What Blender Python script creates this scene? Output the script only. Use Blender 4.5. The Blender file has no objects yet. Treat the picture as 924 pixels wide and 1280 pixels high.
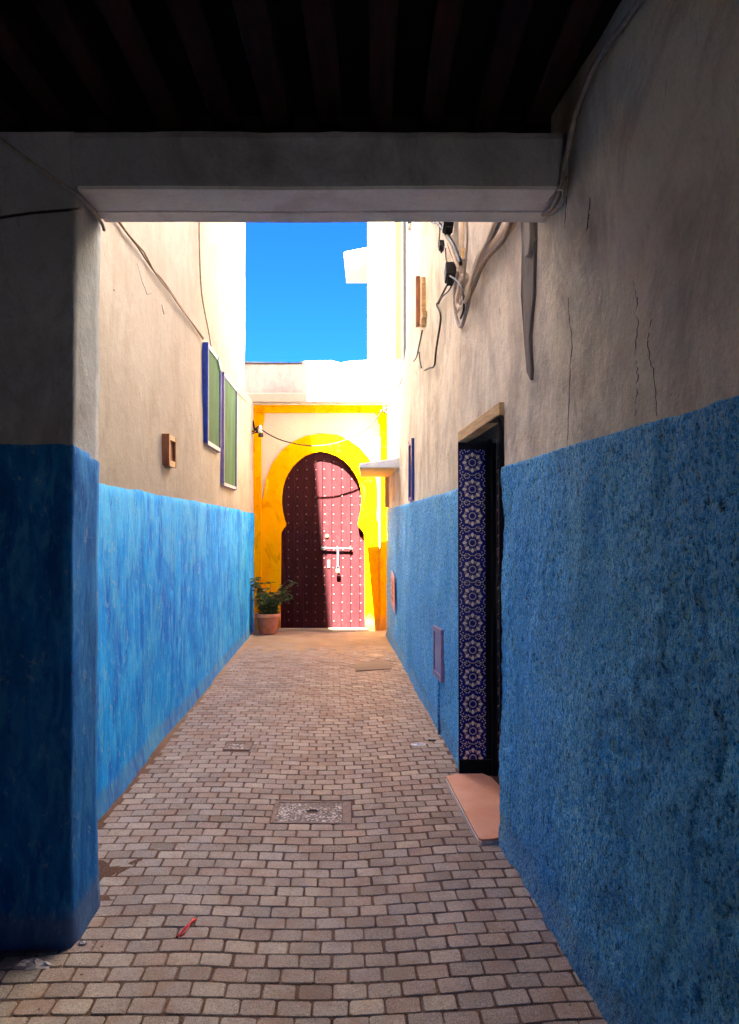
import bpy, math, random
from mathutils import Vector, Matrix, noise
from mathutils.geometry import tessellate_polygon
random.seed(7)
C = bpy.context.scene.collection
SC = bpy.context.scene
# ------------------------------------------------------------------ camera
F = 940.0                      # focal length in photo pixels (photo 924 x 1280)
CAM_H = 1.6
cam = bpy.data.cameras.new('camera'); camo = bpy.data.objects.new('camera', cam); C.objects.link(camo)
camo.location = (0, 0, CAM_H)
PITCH = math.atan(17 / F)
camo.rotation_euler = (math.pi/2 + PITCH, 0, 0)
cam.sensor_fit = 'VERTICAL'; cam.sensor_height = 36; cam.lens = F/1280*36
cam.clip_start = 0.02; cam.clip_end = 2000
SC.camera = camo
# ------------------------------------------------------------------ world, sun, exposure
SUN = Vector((0.092, 0.57, -1.0)).normalized()          # direction the light travels
EL = math.asin(-SUN.z)
AZ = math.atan2(-SUN.x, -SUN.y)
W = bpy.data.worlds.new('World'); SC.world = W; W.use_nodes = True
nt = W.node_tree
bg = nt.nodes['Background']; sky = nt.nodes.new('ShaderNodeTexSky')
sky.sky_type = 'NISHITA'; sky.sun_disc = False
sky.sun_elevation = EL; sky.sun_rotation = AZ % (2*math.pi)
sky.air_density = 1.0; sky.dust_density = 0.1; sky.ozone_density = 4.0
tint = nt.nodes.new('ShaderNodeMix'); tint.data_type = 'RGBA'; tint.blend_type = 'MULTIPLY'; tint.inputs[0].default_value = 1
tint.inputs[7].default_value = (.014, .075, .33, 1)          # deep, polarised blue over the whole sky
nt.links.new(sky.outputs[0], tint.inputs[6]); nt.links.new(tint.outputs[2], bg.inputs[0]); bg.inputs[1].default_value = 0.05
sl = bpy.data.lights.new('sun', 'SUN'); sl.energy = 5.0; sl.angle = math.radians(0.5); sl.color = (1, .95, .87)
so = bpy.data.objects.new('sun', sl); C.objects.link(so)
so.rotation_mode = 'QUATERNION'; so.rotation_quaternion = SUN.to_track_quat('-Z', 'Y'); so.location = (0, -5, 25)
SC.view_settings.view_transform = 'Standard'; SC.view_settings.look = 'None'
SC.view_settings.exposure = 5.45; SC.view_settings.gamma = 1
SC.render.engine = 'CYCLES'
SC.cycles.use_denoising = True
SC.cycles.max_bounces = 14; SC.cycles.diffuse_bounces = 10
SC.cycles.sample_clamp_indirect = 6.0

# ------------------------------------------------------------------ pixel -> world helpers (measuring the photo only)
def at(px, py, d):
    u = (px - 462)/F; v = (640 - py)/F
    y = math.cos(PITCH) - v*math.sin(PITCH); z = math.sin(PITCH) + v*math.cos(PITCH)
    return Vector((u/y*d, d, CAM_H + z/y*d))
def onground(px, py):
    u = (px - 462)/F; v = (640 - py)/F
    y = math.cos(PITCH) - v*math.sin(PITCH); z = math.sin(PITCH) + v*math.cos(PITCH)
    d = -CAM_H/(z/y)
    return Vector((u/y*d, d, 0))
def line_hit(px, py, a, b):    # wall plane x = a + b*y
    u = (px - 462)/F; v = (640 - py)/F
    y = math.cos(PITCH) - v*math.sin(PITCH)
    d = a/(u/y - b)
    return at(px, py, d)
LWALL = (-1.328, -0.0391); RNEAR = (1.044, -0.0941); RFAR = (0.8736, -0.0534)
def lw(px, py): return line_hit(px, py, *LWALL)
def rw(px, py, off=0.0):
    p = line_hit(px, py, *(RNEAR if px > 580 else RFAR))
    return p + Vector((-off, 0, 0))
def right_x(y):
    if y < 4.86: return RNEAR[0] + RNEAR[1]*y
    if y < 9.2: return RFAR[0] + RFAR[1]*y
    return 0.382 - 0.067*(y - 9.2)
def left_x(y): return LWALL[0] + LWALL[1]*y

# ------------------------------------------------------------------ object helpers
def link(o, parent=None):
    C.objects.link(o)
    if parent: o.parent = parent
    return o
def tag(o, label=None, cat=None, group=None, kind=None):
    if label: o['label'] = label
    if cat: o['category'] = cat
    if group: o['group'] = group
    if kind: o['kind'] = kind
    return o
def empty(name, label, cat, loc=(0, 0, 0), group=None):
    o = bpy.data.objects.new(name, None); o.location = loc; o.empty_display_size = .1
    link(o); return tag(o, label, cat, group)
class MB:
    def __init__(s): s.v = []; s.f = []
    def add(s, vs, fs):
        n = len(s.v); s.v += [tuple(v) for v in vs]; s.f += [tuple(i+n for i in f) for f in fs]
    def box(s, a, b, rot=None, piv=None):
        x0, y0, z0 = a; x1, y1, z1 = b
        vs = [Vector(p) for p in ((x0,y0,z0),(x1,y0,z0),(x1,y1,z0),(x0,y1,z0),(x0,y0,z1),(x1,y0,z1),(x1,y1,z1),(x0,y1,z1))]
        if rot:
            m = Matrix.Rotation(rot[1], 4, rot[0]); p = Vector(piv) if piv else sum(vs, Vector())/8
            vs = [m @ (v-p) + p for v in vs]
        s.add(vs, [(0,3,2,1),(4,5,6,7),(0,1,5,4),(1,2,6,5),(2,3,7,6),(3,0,4,7)])
    def quad(s, a, b, c, d): s.add([a, b, c, d], [(0, 1, 2, 3)])
    def tube(s, pts, r, n=6, smooth=0, cap=True, r1=None):
        pts = [Vector(p) for p in pts]
        if smooth: pts = catmull(pts, smooth)
        m = len(pts); vs = []
        up = Vector((0.13, 0.31, 0.94)).normalized()
        for i, p in enumerate(pts):
            t = (pts[min(i+1, m-1)] - pts[max(i-1, 0)])
            if t.length < 1e-9: t = Vector((0, 0, 1))
            t.normalize()
            a = t.cross(up)
            if a.length < .05: a = t.cross(Vector((1, 0, 0)))
            a.normalize(); b = t.cross(a)
            rr = r if r1 is None else r + (r1-r)*i/(m-1)
            for k in range(n):
                an = 2*math.pi*k/n
                vs.append(p + (a*math.cos(an) + b*math.sin(an))*rr)
        fs = [(i*n+k, i*n+(k+1) % n, (i+1)*n+(k+1) % n, (i+1)*n+k) for i in range(m-1) for k in range(n)]
        if cap: fs += [tuple(range(n-1, -1, -1)), tuple((m-1)*n+k for k in range(n))]
        s.add(vs, fs)
    def lathe(s, c, prof, n=16, axis='Z', cap=False):
        vs = []
        for r, h in prof:
            for k in range(n):
                a = 2*math.pi*k/n
                q = Vector((r*math.cos(a), r*math.sin(a), h))
                if axis == 'Y': q = Vector((q.x, -q.z, q.y))
                if axis == 'X': q = Vector((-q.z, q.x, q.y))
                vs.append(q + Vector(c))
        fs = [(i*n+k, i*n+(k+1) % n, (i+1)*n+(k+1) % n, (i+1)*n+k) for i in range(len(prof)-1) for k in range(n)]
        if cap: fs += [tuple(range(n-1, -1, -1)), tuple((len(prof)-1)*n+k for k in range(n))]
        s.add(vs, fs)
    def prism(s, loops, org, ax, ay, az, back=False):
        """loops: list of 2-D loops (first outer, others holes) in the plane org + ax*u + ay*v, extruded by az (towards the back)"""
        tri = tessellate_polygon([[Vector((p[0], p[1], 0)) for p in L] for L in loops])
        flat = [p for L in loops for p in L]
        vs = [org + ax*p[0] + ay*p[1] for p in flat]; n = len(vs)
        nn = ax.cross(ay)
        fs = []
        for t in tri:
            a, b, c = (Vector((flat[i][0], flat[i][1], 0)) for i in t)
            ccw = (b-a).cross(c-a).z > 0
            f = t if (ccw == (nn.dot(az) < 0)) else (t[0], t[2], t[1])
            fs.append(tuple(f))
            if back: fs.append(tuple(n+i for i in reversed(f)))
        vs += [v + az for v in vs]
        k = 0
        for L in loops:
            m = len(L)
            for i in range(m):
                fs.append((k+i, k+(i+1) % m, n+k+(i+1) % m, n+k+i))
            k += m
        s.add(vs, fs)
    def build(s, name, mat, parent=None, smooth=False, mesh_only=False):
        me = bpy.data.meshes.new(name); me.from_pydata(s.v, [], s.f); me.validate()
        if mat: me.materials.append(mat)
        if smooth: me.polygons.foreach_set('use_smooth', [True]*len(me.polygons))
        me.update()
        if mesh_only: return me
        return link(bpy.data.objects.new(name, me), parent)
def catmull(p, k):
    out = []; q = [p[0]*2-p[1]] + p + [p[-1]*2-p[-2]]
    for i in range(1, len(q)-2):
        for j in range(k):
            t = j/k; a, b, c, d = q[i-1], q[i], q[i+1], q[i+2]
            out.append(.5*((2*b) + (c-a)*t + (2*a-5*b+4*c-d)*t*t + (3*b-a-3*c+d)*t**3))
    out.append(p[-1]); return out
def recalc(o):
    import bmesh
    bm = bmesh.new(); bm.from_mesh(o.data); bmesh.ops.recalc_face_normals(bm, faces=bm.faces); bm.to_mesh(o.data); bm.free(); return o
def bevel(o, w=.004, seg=2):
    m = o.modifiers.new('bevel', 'BEVEL'); m.width = w; m.segments = seg; m.limit_method = 'ANGLE'; return o

# ------------------------------------------------------------------ materials
class N:
    def __init__(s, name):
        s.m = bpy.data.materials.new(name); s.m.use_nodes = True; s.t = s.m.node_tree
        s.b = s.t.nodes['Principled BSDF']; s.pos = None
    def n(s, typ, **k):
        x = s.t.nodes.new('ShaderNode'+typ)
        for a, b in k.items(): setattr(x, a, b)
        return x
    def l(s, a, b): s.t.links.new(a, b)
    def P(s, sc=(1, 1, 1), loc=(0, 0, 0), obj=False):
        if obj: src = s.n('TexCoord').outputs['Object']
        else: src = s.n('NewGeometry').outputs['Position']
        mp = s.n('Mapping'); mp.inputs['Scale'].default_value = sc; mp.inputs['Location'].default_value = loc
        s.l(src, mp.inputs['Vector']); return mp.outputs[0]
    def noise(s, sc=1, det=4, rough=.55, vsc=(1, 1, 1), loc=(0, 0, 0), dist=0, obj=False):
        x = s.n('TexNoise'); x.inputs['Scale'].default_value = sc; x.inputs['Detail'].default_value = det
        x.inputs['Roughness'].default_value = rough; x.inputs['Distortion'].default_value = dist
        s.l(s.P(vsc, loc, obj), x.inputs['Vector']); return x.outputs['Fac']
    def vor(s, sc=10, vsc=(1, 1, 1), feat='F1', obj=False, rnd=1):
        x = s.n('TexVoronoi'); x.feature = feat; x.inputs['Scale'].default_value = sc; x.inputs['Randomness'].default_value = rnd
        s.l(s.P(vsc, (0, 0, 0), obj), x.inputs['Vector']); return x.outputs['Distance']
    def ramp(s, f, stops, interp='LINEAR'):
        r = s.n('ValToRGB'); r.color_ramp.interpolation = interp
        e = r.color_ramp.elements
        while len(e) < len(stops): e.new(.5)
        for i, (p, c) in enumerate(stops):
            e[i].position = p
            if isinstance(c, (int, float)): c = (c, c, c)
            e[i].color = (*c[:3], 1)
        s.l(f, r.inputs[0]); return r.outputs[0]
    def mix(s, f, a, b, mode='MIX'):
        x = s.n('Mix'); x.data_type = 'RGBA'; x.blend_type = mode
        for v, i in ((f, 0), (a, 6), (b, 7)):
            if hasattr(v, 'links') or hasattr(v, 'is_output'): s.l(v, x.inputs[i])
            elif i == 0: x.inputs[0].default_value = v
            else: x.inputs[i].default_value = (*v[:3], 1)
        return x.outputs[2]
    def math(s, op, a, b=0.0):
        x = s.n('Math'); x.operation = op
        for v, i in ((a, 0), (b, 1)):
            if hasattr(v, 'is_output'): s.l(v, x.inputs[i])
            else: x.inputs[i].default_value = v
        return x.outputs[0]
    def bump(s, h, st=.3, d=.01):
        prev = s.b.inputs['Normal'].links[0].from_socket if s.b.inputs['Normal'].links else None
        x = s.n('Bump'); x.inputs['Strength'].default_value = st; x.inputs['Distance'].default_value = d
        s.l(h, x.inputs['Height'])
        if prev: s.l(prev, x.inputs['Normal'])
        s.l(x.outputs[0], s.b.inputs['Normal'])
    def col(s, c):
        if hasattr(c, 'is_output'): s.l(c, s.b.inputs['Base Color'])
        else: s.b.inputs['Base Color'].default_value = (*c, 1)
    def set(s, rough=.8, spec=.3, metal=0):
        if hasattr(rough, 'is_output'): s.l(rough, s.b.inputs['Roughness'])
        else: s.b.inputs['Roughness'].default_value = rough
        s.b.inputs['Specular IOR Level'].default_value = spec; s.b.inputs['Metallic'].default_value = metal
        return s.m

def plaster(name, base, light, stain, streak=.5, bump=.25, lumps=.4, seed=0, darkstain=None):
    """limewashed plaster: cloudy coats, run-down stains, flaked patches and hairline relief"""
    k = N(name)
    a = k.noise(1.1, 7, .68, loc=(seed, 0, 0), dist=.6)
    c = k.mix(k.ramp(a, [(.35, 0), (.62, 1)]), base, light)
    blot = k.noise(2.7, 8, .74, vsc=(1, 1, .75), loc=(seed+1, 7, 3), dist=.8)
    c = k.mix(k.math('MULTIPLY', k.ramp(blot, [(.48, 0), (.63, 1)]), streak), c, stain)
    st = k.noise(6, 7, .72, vsc=(1, 1, .22), loc=(seed+3, 1, 0), dist=1.1)
    c = k.mix(k.math('MULTIPLY', k.ramp(st, [(.52, 0), (.68, 1)]), streak*.55), c, stain)
    fine = k.noise(70, 6, .75)
    c = k.mix(k.ramp(fine, [(.34, .34), (.52, 0)]), c, stain)
    scr = k.noise(22, 8, .8, vsc=(1, 1, .35), loc=(seed, 3, 9), dist=1.4)
    c = k.mix(k.ramp(scr, [(.33, .5*streak+.1), (.42, 0)]), c, stain)
    c = k.mix(k.ramp(scr, [(.60, 0), (.68, .35)]), c, light)
    pit = k.noise(150, 3, .7, loc=(seed, 2, 0))
    c = k.mix(k.ramp(pit, [(.27, .55), (.35, 0)]), c, stain)
    flake = k.noise(4.6, 9, .78, vsc=(1, 1, .8), loc=(seed+20, 0, 5), dist=.5)
    edge = k.ramp(flake, [(.600, 0), (.612, 1)])
    c = k.mix(k.math('MULTIPLY', edge, .35*streak), c, light)
    if darkstain:
        d = k.noise(1.7, 8, .75, vsc=(1, 1, .6), loc=(seed, 5, 2), dist=1.0)
        c = k.mix(k.math('MULTIPLY', k.ramp(d, [(.47, 0), (.66, 1)]), .6), c, darkstain)
        d2 = k.noise(15, 6, .7, vsc=(1, 1, .14), loc=(seed, 9, 2), dist=1.5)
        c = k.mix(k.math('MULTIPLY', k.ramp(d2, [(.63, 0), (.70, 1)]), .5), c, darkstain)
        g = k.noise(.9, 4, .6, loc=(seed, 1, 8))
        c = k.mix(k.ramp(g, [(.5, 0), (.7, .35)]), c, (stain[0]*.8, stain[1]*.95, stain[2]*.85))
    k.col(c)
    k.bump(k.noise(5, 7, .65), lumps, .035)
    k.bump(fine, bump, .007)
    k.bump(edge, .35, .004); k.bump(blot, .25, .015)
    return k.set(.9, .15)

def bluewash(name, deep, mid, pale, grit=.2, seed=0, sand=None, patch=.6):
    k = N(name)
    s1 = k.noise(5, 8, .72, vsc=(1, 1, .34), loc=(seed, 0, 0), dist=.9)
    s2 = k.noise(1.5, 7, .7, vsc=(1, 1, .6), loc=(seed+7, 0, 0), dist=.5)
    s3 = k.noise(15, 7, .74, vsc=(1, 1, .26), loc=(seed, 4, 0), dist=.8)
    c = k.mix(k.ramp(s1, [(.38, 0), (.6, 1)]), deep, mid)
    c = k.mix(k.math('MULTIPLY', k.ramp(s2, [(.5, 0), (.64, 1)]), patch), c, pale)
    c = k.mix(k.math('MULTIPLY', k.ramp(s3, [(.5, 0), (.6, 1)]), .55), c, pale)
    c = k.mix(k.math('MULTIPLY', k.ramp(s3, [(.33, 1), (.43, 0)]), .65), c, deep)
    ch = k.noise(24, 8, .78, vsc=(1, 1, .55), loc=(seed, 1, 1), dist=.6)
    c = k.mix(k.math('MULTIPLY', k.ramp(ch, [(.585, 0), (.615, 1)]), .55), c, sand or pale)
    fl = k.noise(9, 9, .78, vsc=(1, 1, .45), loc=(seed, 8, 1), dist=.9)
    e = k.ramp(fl, [(.375, 1), (.395, 0)])
    c = k.mix(k.math('MULTIPLY', e, .75), c, deep)
    sx = k.n('SeparateXYZ'); g = k.n('NewGeometry'); k.l(g.outputs['Position'], sx.inputs[0])
    dirt = k.math('MULTIPLY', k.ramp(k.math('ADD', sx.outputs[2], k.math('MULTIPLY', s1, -.20)), [(0.0, 1), (.045, 0)]), .35)
    c = k.mix(dirt, c, (.17, .15, .13))
    k.col(c)
    k.bump(s1, .4, .03); k.bump(ch, .4, .010); k.bump(e, -.4, .005); k.bump(k.noise(110, 5, .75), grit, .004)
    return k.set(.8, .08)

def stucco(name):
    k = N(name)
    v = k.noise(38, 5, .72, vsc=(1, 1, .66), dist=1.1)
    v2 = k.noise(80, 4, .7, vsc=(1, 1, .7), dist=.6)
    big = k.noise(1.5, 6, .7, vsc=(1, 1, .5))
    big2 = k.noise(2.6, 6, .7, vsc=(1, 1, .4), loc=(9, 3, 1))
    st = k.noise(8, 5, .6, vsc=(1, 1, .12))
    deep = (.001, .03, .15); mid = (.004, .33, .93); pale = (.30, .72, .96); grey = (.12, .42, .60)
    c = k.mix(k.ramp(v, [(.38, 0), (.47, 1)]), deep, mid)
    c = k.mix(k.math('MULTIPLY', k.ramp(v2, [(.47, 0), (.55, 1)]), k.ramp(big2, [(.3, .35), (.65, 1)])), c, pale)
    c = k.mix(k.math('MULTIPLY', k.ramp(big, [(.47, 0), (.62, 1)]), .25), c, grey)
    dk = k.noise(1.1, 6, .7, loc=(4, 4, 4)); c = k.mix(k.math('MULTIPLY', k.ramp(dk, [(.5, 0), (.64, 1)]), .25), c, (.004, .08, .34))
    sx = k.n('SeparateXYZ'); gg = k.n('NewGeometry'); k.l(gg.outputs['Position'], sx.inputs[0])
    dirt = k.math('MULTIPLY', k.ramp(k.math('ADD', sx.outputs[2], k.math('MULTIPLY', big2, -.2)), [(0.0, 1), (.045, 0)]), .35)
    c = k.mix(dirt, c, (.16, .15, .14))
    c = k.mix(k.math('MULTIPLY', k.ramp(st, [(.5, 0), (.7, 1)]), .4), c, (.008, .24, .78))
    c = k.mix(k.ramp(v2, [(.34, .9), (.44, 0)]), c, deep)  # shade of the relief's hollows put into the colour
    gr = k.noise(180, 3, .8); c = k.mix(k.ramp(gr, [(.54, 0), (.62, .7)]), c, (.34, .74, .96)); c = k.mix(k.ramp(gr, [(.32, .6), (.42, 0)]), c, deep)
    k.col(c)
    k.bump(v, .8, .02); k.bump(v2, .7, .010)
    return k.set(.75, .12)

def simple(name, c1, c2, sc=20, rough=.6, spec=.3, metal=0, bump=.2, bd=.003, vsc=(1, 1, 1), obj=False, lo=.35, hi=.65):
    k = N(name)
    f = k.noise(sc, 5, .65, vsc=vsc, obj=obj)
    k.col(k.mix(k.ramp(f, [(lo, 0), (hi, 1)]), c1, c2))
    if bump: k.bump(f, bump, bd)
    return k.set(rough, spec, metal)

def paver_mat(name, attr):
    k = N(name)
    if attr:
        a = k.n('Attribute'); a.attribute_name = 'tone'; t = a.outputs['Fac']
    else: t = k.n('ObjectInfo').outputs['Random']
    c = k.ramp(t, [(0, (.15, .105, .085)), (.2, (.33, .265, .22)), (.4, (.22, .175, .155)), (.6, (.43, .35, .28)), (.8, (.28, .18, .14)), (1, (.36, .31, .28))])
    big = k.noise(1.1, 4, .6)
    c = k.mix(k.ramp(big, [(.4, 0), (.62, .3)]), c, (.33, .28, .25))
    sp = k.noise(260, 3, .85)
    c = k.mix(k.ramp(sp, [(.36, .8), (.49, 0)]), c, (.06, .04, .034))
    c = k.mix(k.ramp(sp, [(.53, 0), (.66, .75)]), c, (.66, .57, .50))
    sp2 = k.noise(75, 6, .8)
    c = k.mix(k.ramp(sp2, [(.38, .55), (.5, 0)]), c, (.11, .08, .07))
    di = k.noise(5, 6, .7)
    c = k.mix(k.ramp(di, [(.5, 0), (.66, .6)]), c, (.27, .165, .115))
    k.col(c)
    k.bump(sp, .45, .003); k.bump(k.noise(40, 4, .6), .35, .006)
    return k.set(k.ramp(di, [(.4, .52), (.65, .8)]), .42)

M = {}
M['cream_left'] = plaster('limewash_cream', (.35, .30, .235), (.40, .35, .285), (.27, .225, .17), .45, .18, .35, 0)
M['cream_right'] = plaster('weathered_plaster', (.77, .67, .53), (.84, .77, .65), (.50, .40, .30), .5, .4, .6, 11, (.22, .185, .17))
M['cream_pier'] = plaster('grubby_plaster', (.29, .285, .30), (.36, .355, .37), (.18, .175, .18), .7, .3, .5, 23, (.16, .14, .13))
M['soffit'] = plaster('whitewashed_board', (.62, .60, .57), (.72, .70, .67), (.42, .39, .36), .5, .3, .3, 26)
M['cream_gate'] = plaster('gate_plaster', (.52, .41, .29), (.56, .47, .34), (.52, .42, .33), .3, .15, .25, 31)
M['parapet'] = plaster('parapet_plaster', (.24, .215, .22), (.29, .26, .25), (.46, .40, .38), .4, .2, .3, 41)
M['tower'] = plaster('tower_plaster', (.42, .36, .26), (.48, .42, .31), (.58, .48, .36), .3, .12, .2, 51)
M['bright'] = plaster('bounce_white', (.82, .78, .70), (.86, .83, .76), (.74, .68, .6), .3, .12, .2, 57)  # pale finish for the added bounce blocks
M['white'] = plaster('white_plaster', (.30, .27, .22), (.36, .33, .28), (.24, .2, .15), .3, .12, .2, 55)
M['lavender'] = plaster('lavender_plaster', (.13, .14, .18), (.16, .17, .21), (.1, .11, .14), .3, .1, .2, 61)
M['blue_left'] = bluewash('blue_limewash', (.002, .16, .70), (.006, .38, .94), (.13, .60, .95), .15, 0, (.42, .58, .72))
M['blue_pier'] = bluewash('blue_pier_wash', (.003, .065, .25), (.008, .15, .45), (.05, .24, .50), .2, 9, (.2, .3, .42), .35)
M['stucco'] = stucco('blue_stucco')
def yellow(name='ochre_yellow_paint'):
    k = N(name)
    a = k.noise(3, 6, .65, vsc=(1, 1, .5)); b = k.noise(14, 6, .7)
    c = k.mix(k.ramp(a, [(.35, 0), (.65, 1)]), (.80, .29, .0005), (.86, .36, .0008))
    c = k.mix(k.math('MULTIPLY', k.ramp(b, [(.58, 0), (.72, 1)]), .5), c, (.66, .24, .001))
    d = k.noise(5, 8, .78, vsc=(1, 1, .6), loc=(3, 3, 3), dist=.8)
    c = k.mix(k.ramp(d, [(.40, .55), (.46, 0)]), c, (.50, .17, .002))
    c = k.mix(k.ramp(d, [(.60, 0), (.63, .45)]), c, (.90, .50, .03))
    sx = k.n('SeparateXYZ'); g = k.n('NewGeometry'); k.l(g.outputs['Position'], sx.inputs[0])
    c = k.mix(k.math('MULTIPLY', k.ramp(k.math('ADD', sx.outputs[2], k.math('MULTIPLY', b, -.25)), [(0.0, 1), (.12, 0)]), .55), c, (.34, .20, .08))
    k.col(c); k.bump(b, .3, .008); k.bump(d, .4, .01); return k.set(.9, 0.0)
M['yellow'] = yellow()
def doorpaint(name, c0, c1, c2):
    k = N(name)
    a = k.noise(9, 7, .72, vsc=(1, 1, .13)); b = k.noise(55, 6, .75, vsc=(1, 1, .25)); z = k.noise(1.4, 3, .5, vsc=(1, 1, .8))
    c = k.mix(k.ramp(a, [(.35, 0), (.65, 1)]), c0, c1)
    c = k.mix(k.math('MULTIPLY', k.ramp(b, [(.5, 0), (.68, 1)]), k.ramp(z, [(.35, .25), (.65, .9)])), c, c2)
    k.col(c); k.bump(b, .3, .004); k.bump(a, .2, .006); return k.set(.7, .1)
M['door'] = doorpaint('maroon_door_paint', (.024, .0030, .004), (.036, .0058, .007), (.060, .017, .020))
M['leaf'] = doorpaint('dark_door_wood', (.10, .045, .05), (.16, .07, .075), (.22, .15, .15))
M['stud'] = simple('pale_metal_stud', (.10, .055, .05), (.20, .13, .11), 80, .45, .5, .3, .1)
M['iron'] = simple('dark_iron', (.02, .018, .017), (.04, .035, .03), 60, .6, .2, 0)
M['steel'] = simple('bolt_steel', (.05, .045, .05), (.09, .085, .09), 60, .5, .3, .2)
M['brass'] = simple('brass', (.16, .10, .04), (.22, .15, .08), 60, .45, .3, .3)
M['wood'] = simple('raw_wood', (.42, .27, .13), (.62, .44, .25), 14, .75, .2, 0, .4, .004, (1, .3, 4))
M['brownwood'] = simple('brown_wood', (.20, .075, .035), (.36, .15, .07), 30, .6, .3, 0, .3, .003, (1, 1, .2))
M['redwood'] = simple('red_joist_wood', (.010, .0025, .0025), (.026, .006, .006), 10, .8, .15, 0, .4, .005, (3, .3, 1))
M['near_black'] = simple('dark_boards', (.004, .0035, .0035), (.008, .007, .007), 6, .9, .1)  # near-black base colour for the ceiling and the wall above the beam
M['blueframe'] = simple('blue_frame_paint', (.008, .035, .25), (.015, .07, .40), 20, .5, .4, 0, .2)
M['whiteframe'] = simple('white_frame_paint', (.30, .31, .38), (.40, .41, .46), 20, .5, .4, 0, .2)
M['purpleframe'] = simple('violet_frame_paint', (.16, .13, .30), (.24, .20, .40), 20, .5, .4, 0, .2)
def panemat():
    k = N('green_frosted_pane')
    a = k.noise(5, 5, .6, vsc=(1, 1, .35)); 
    k.col(k.mix(k.ramp(a, [(.35, 0), (.65, 1)]), (.065, .125, .06), (.10, .175, .095)))
    k.bump(k.noise(20, 3), .1, .004); return k.set(.8, .03)
M['pane'] = panemat()
M['cable'] = simple('black_cable', (.005, .004, .004), (.012, .010, .010), 40, .55, .3)
M['brown_cable'] = simple('dusty_brown_cable', (.20, .13, .08), (.32, .22, .14), 40, .7, .2)
M['grey_cable'] = simple('grey_cable', (.20, .17, .15), (.32, .28, .25), 40, .6, .3)
M['cream_cable'] = simple('painted_cream_cable', (.55, .45, .34), (.66, .56, .44), 40, .7, .2)
M['pvc'] = simple('cream_pipe', (.55, .44, .32), (.68, .58, .46), 20, .5, .4)
M['fin'] = simple('grey_cement', (.13, .115, .10), (.23, .20, .175), 12, .9, .2, 0, .5, .006, (1, 1, .4))
M['crack'] = simple('crack_shade', (.05, .04, .035), (.10, .08, .07), 40, .95, .05)  # dark tone painted in for the shade inside the cracks
M['terracotta'] = simple('terracotta', (.40, .13, .07), (.50, .20, .12), 16, .8, .2)
M['soil'] = simple('potting_soil', (.03, .02, .014), (.06, .04, .03), 60, .95, .1, 0, .6, .01)
M['leafgreen'] = simple('plant_leaf', (.03, .065, .018), (.10, .14, .035), 30, .5, .4, 0, .1, .002)
M['drygrass'] = simple('dry_stalk', (.38, .25, .12), (.55, .40, .2), 30, .8, .2)
M['stem'] = simple('plant_stem', (.10, .07, .03), (.16, .12, .05), 30, .7, .2)
def boardmat():
    k = N('terracotta_slab')
    a = k.noise(2.6, 4, .6); b = k.noise(60, 5, .7)
    c = k.mix(k.ramp(a, [(.35, 0), (.65, 1)]), (.62, .27, .17), (.70, .37, .27))
    c = k.mix(k.ramp(b, [(.55, 0), (.72, .5)]), c, (.78, .52, .42))
    k.col(c); k.bump(b, .25, .003); return k.set(.5, .4)
M['slab'] = boardmat()
M['slab_edge'] = simple('chipped_slab_edge', (.74, .62, .55), (.82, .74, .68), 30, .8, .2)
def granite():
    k = N('speckled_terrazzo')
    v = k.n('TexVoronoi'); v.inputs['Scale'].default_value = 95; k.l(k.P(), v.inputs['Vector'])
    sep = k.n('SeparateColor'); k.l(v.outputs['Color'], sep.inputs[0])
    c = k.ramp(sep.outputs[0], [(0, (.10, .085, .08)), (.35, (.19, .15, .14)), (.6, (.30, .24, .22)), (.82, (.62, .55, .50)), (1, (.75, .7, .66))], 'CONSTANT')
    k.col(k.mix(k.ramp(k.noise(6, 5), [(.5, 0), (.65, .6)]), c, (.16, .11, .09)))
    k.bump(v.outputs['Distance'], .3, .004); return k.set(.7, .4)
M['granite'] = granite()
M['castframe'] = simple('rusty_frame', (.20, .14, .115), (.30, .22, .19), 30, .8, .2)
def sandmat():
    k = N('sandy_joint_dirt')
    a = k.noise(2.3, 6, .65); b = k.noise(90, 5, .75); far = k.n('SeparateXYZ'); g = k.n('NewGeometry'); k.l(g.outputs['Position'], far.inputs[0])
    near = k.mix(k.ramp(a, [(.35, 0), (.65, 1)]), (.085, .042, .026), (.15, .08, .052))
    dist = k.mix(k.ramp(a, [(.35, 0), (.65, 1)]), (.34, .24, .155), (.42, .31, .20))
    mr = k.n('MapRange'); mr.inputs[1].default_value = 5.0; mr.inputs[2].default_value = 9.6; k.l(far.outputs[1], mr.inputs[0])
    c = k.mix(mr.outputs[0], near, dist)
    c = k.mix(k.ramp(b, [(.5, 0), (.7, .5)]), c, (.32, .25, .2))
    k.col(c); k.bump(b, .6, .006); k.bump(a, .3, .03); return k.set(.92, .15)
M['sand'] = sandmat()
M['earth'] = simple('packed_earth', (.20, .20, .215), (.27, .27, .28), 3, .95, .1)
M['paver'] = paver_mat('paver_stone', False); M['paver_far'] = paver_mat('paver_stone_joined', True)
M['tileblue'] = simple('cobalt_glaze', (.008, .012, .20), (.014, .024, .34), 30, .22, .5, 0, .05)
M['tilegrey'] = simple('grey_white_glaze', (.70, .72, .78), (.82, .83, .86), 60, .25, .5, 0, .05)
M['black'] = simple('black_paint', (.006, .006, .008), (.012, .012, .014), 20, .6, .2)
M['stone'] = simple('threshold_stone', (.10, .085, .075), (.17, .145, .13), 14, .8, .3)
M['cover'] = simple('lavender_cover_paint', (.20, .20, .38), (.30, .29, .48), 14, .6, .3, 0, .2)
M['pink'] = simple('pink_sign_paint', (.62, .22, .24), (.74, .34, .34), 30, .6, .3)
M['paper'] = simple('white_scrap', (.72, .72, .72), (.85, .85, .85), 60, .6, .3)
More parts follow.
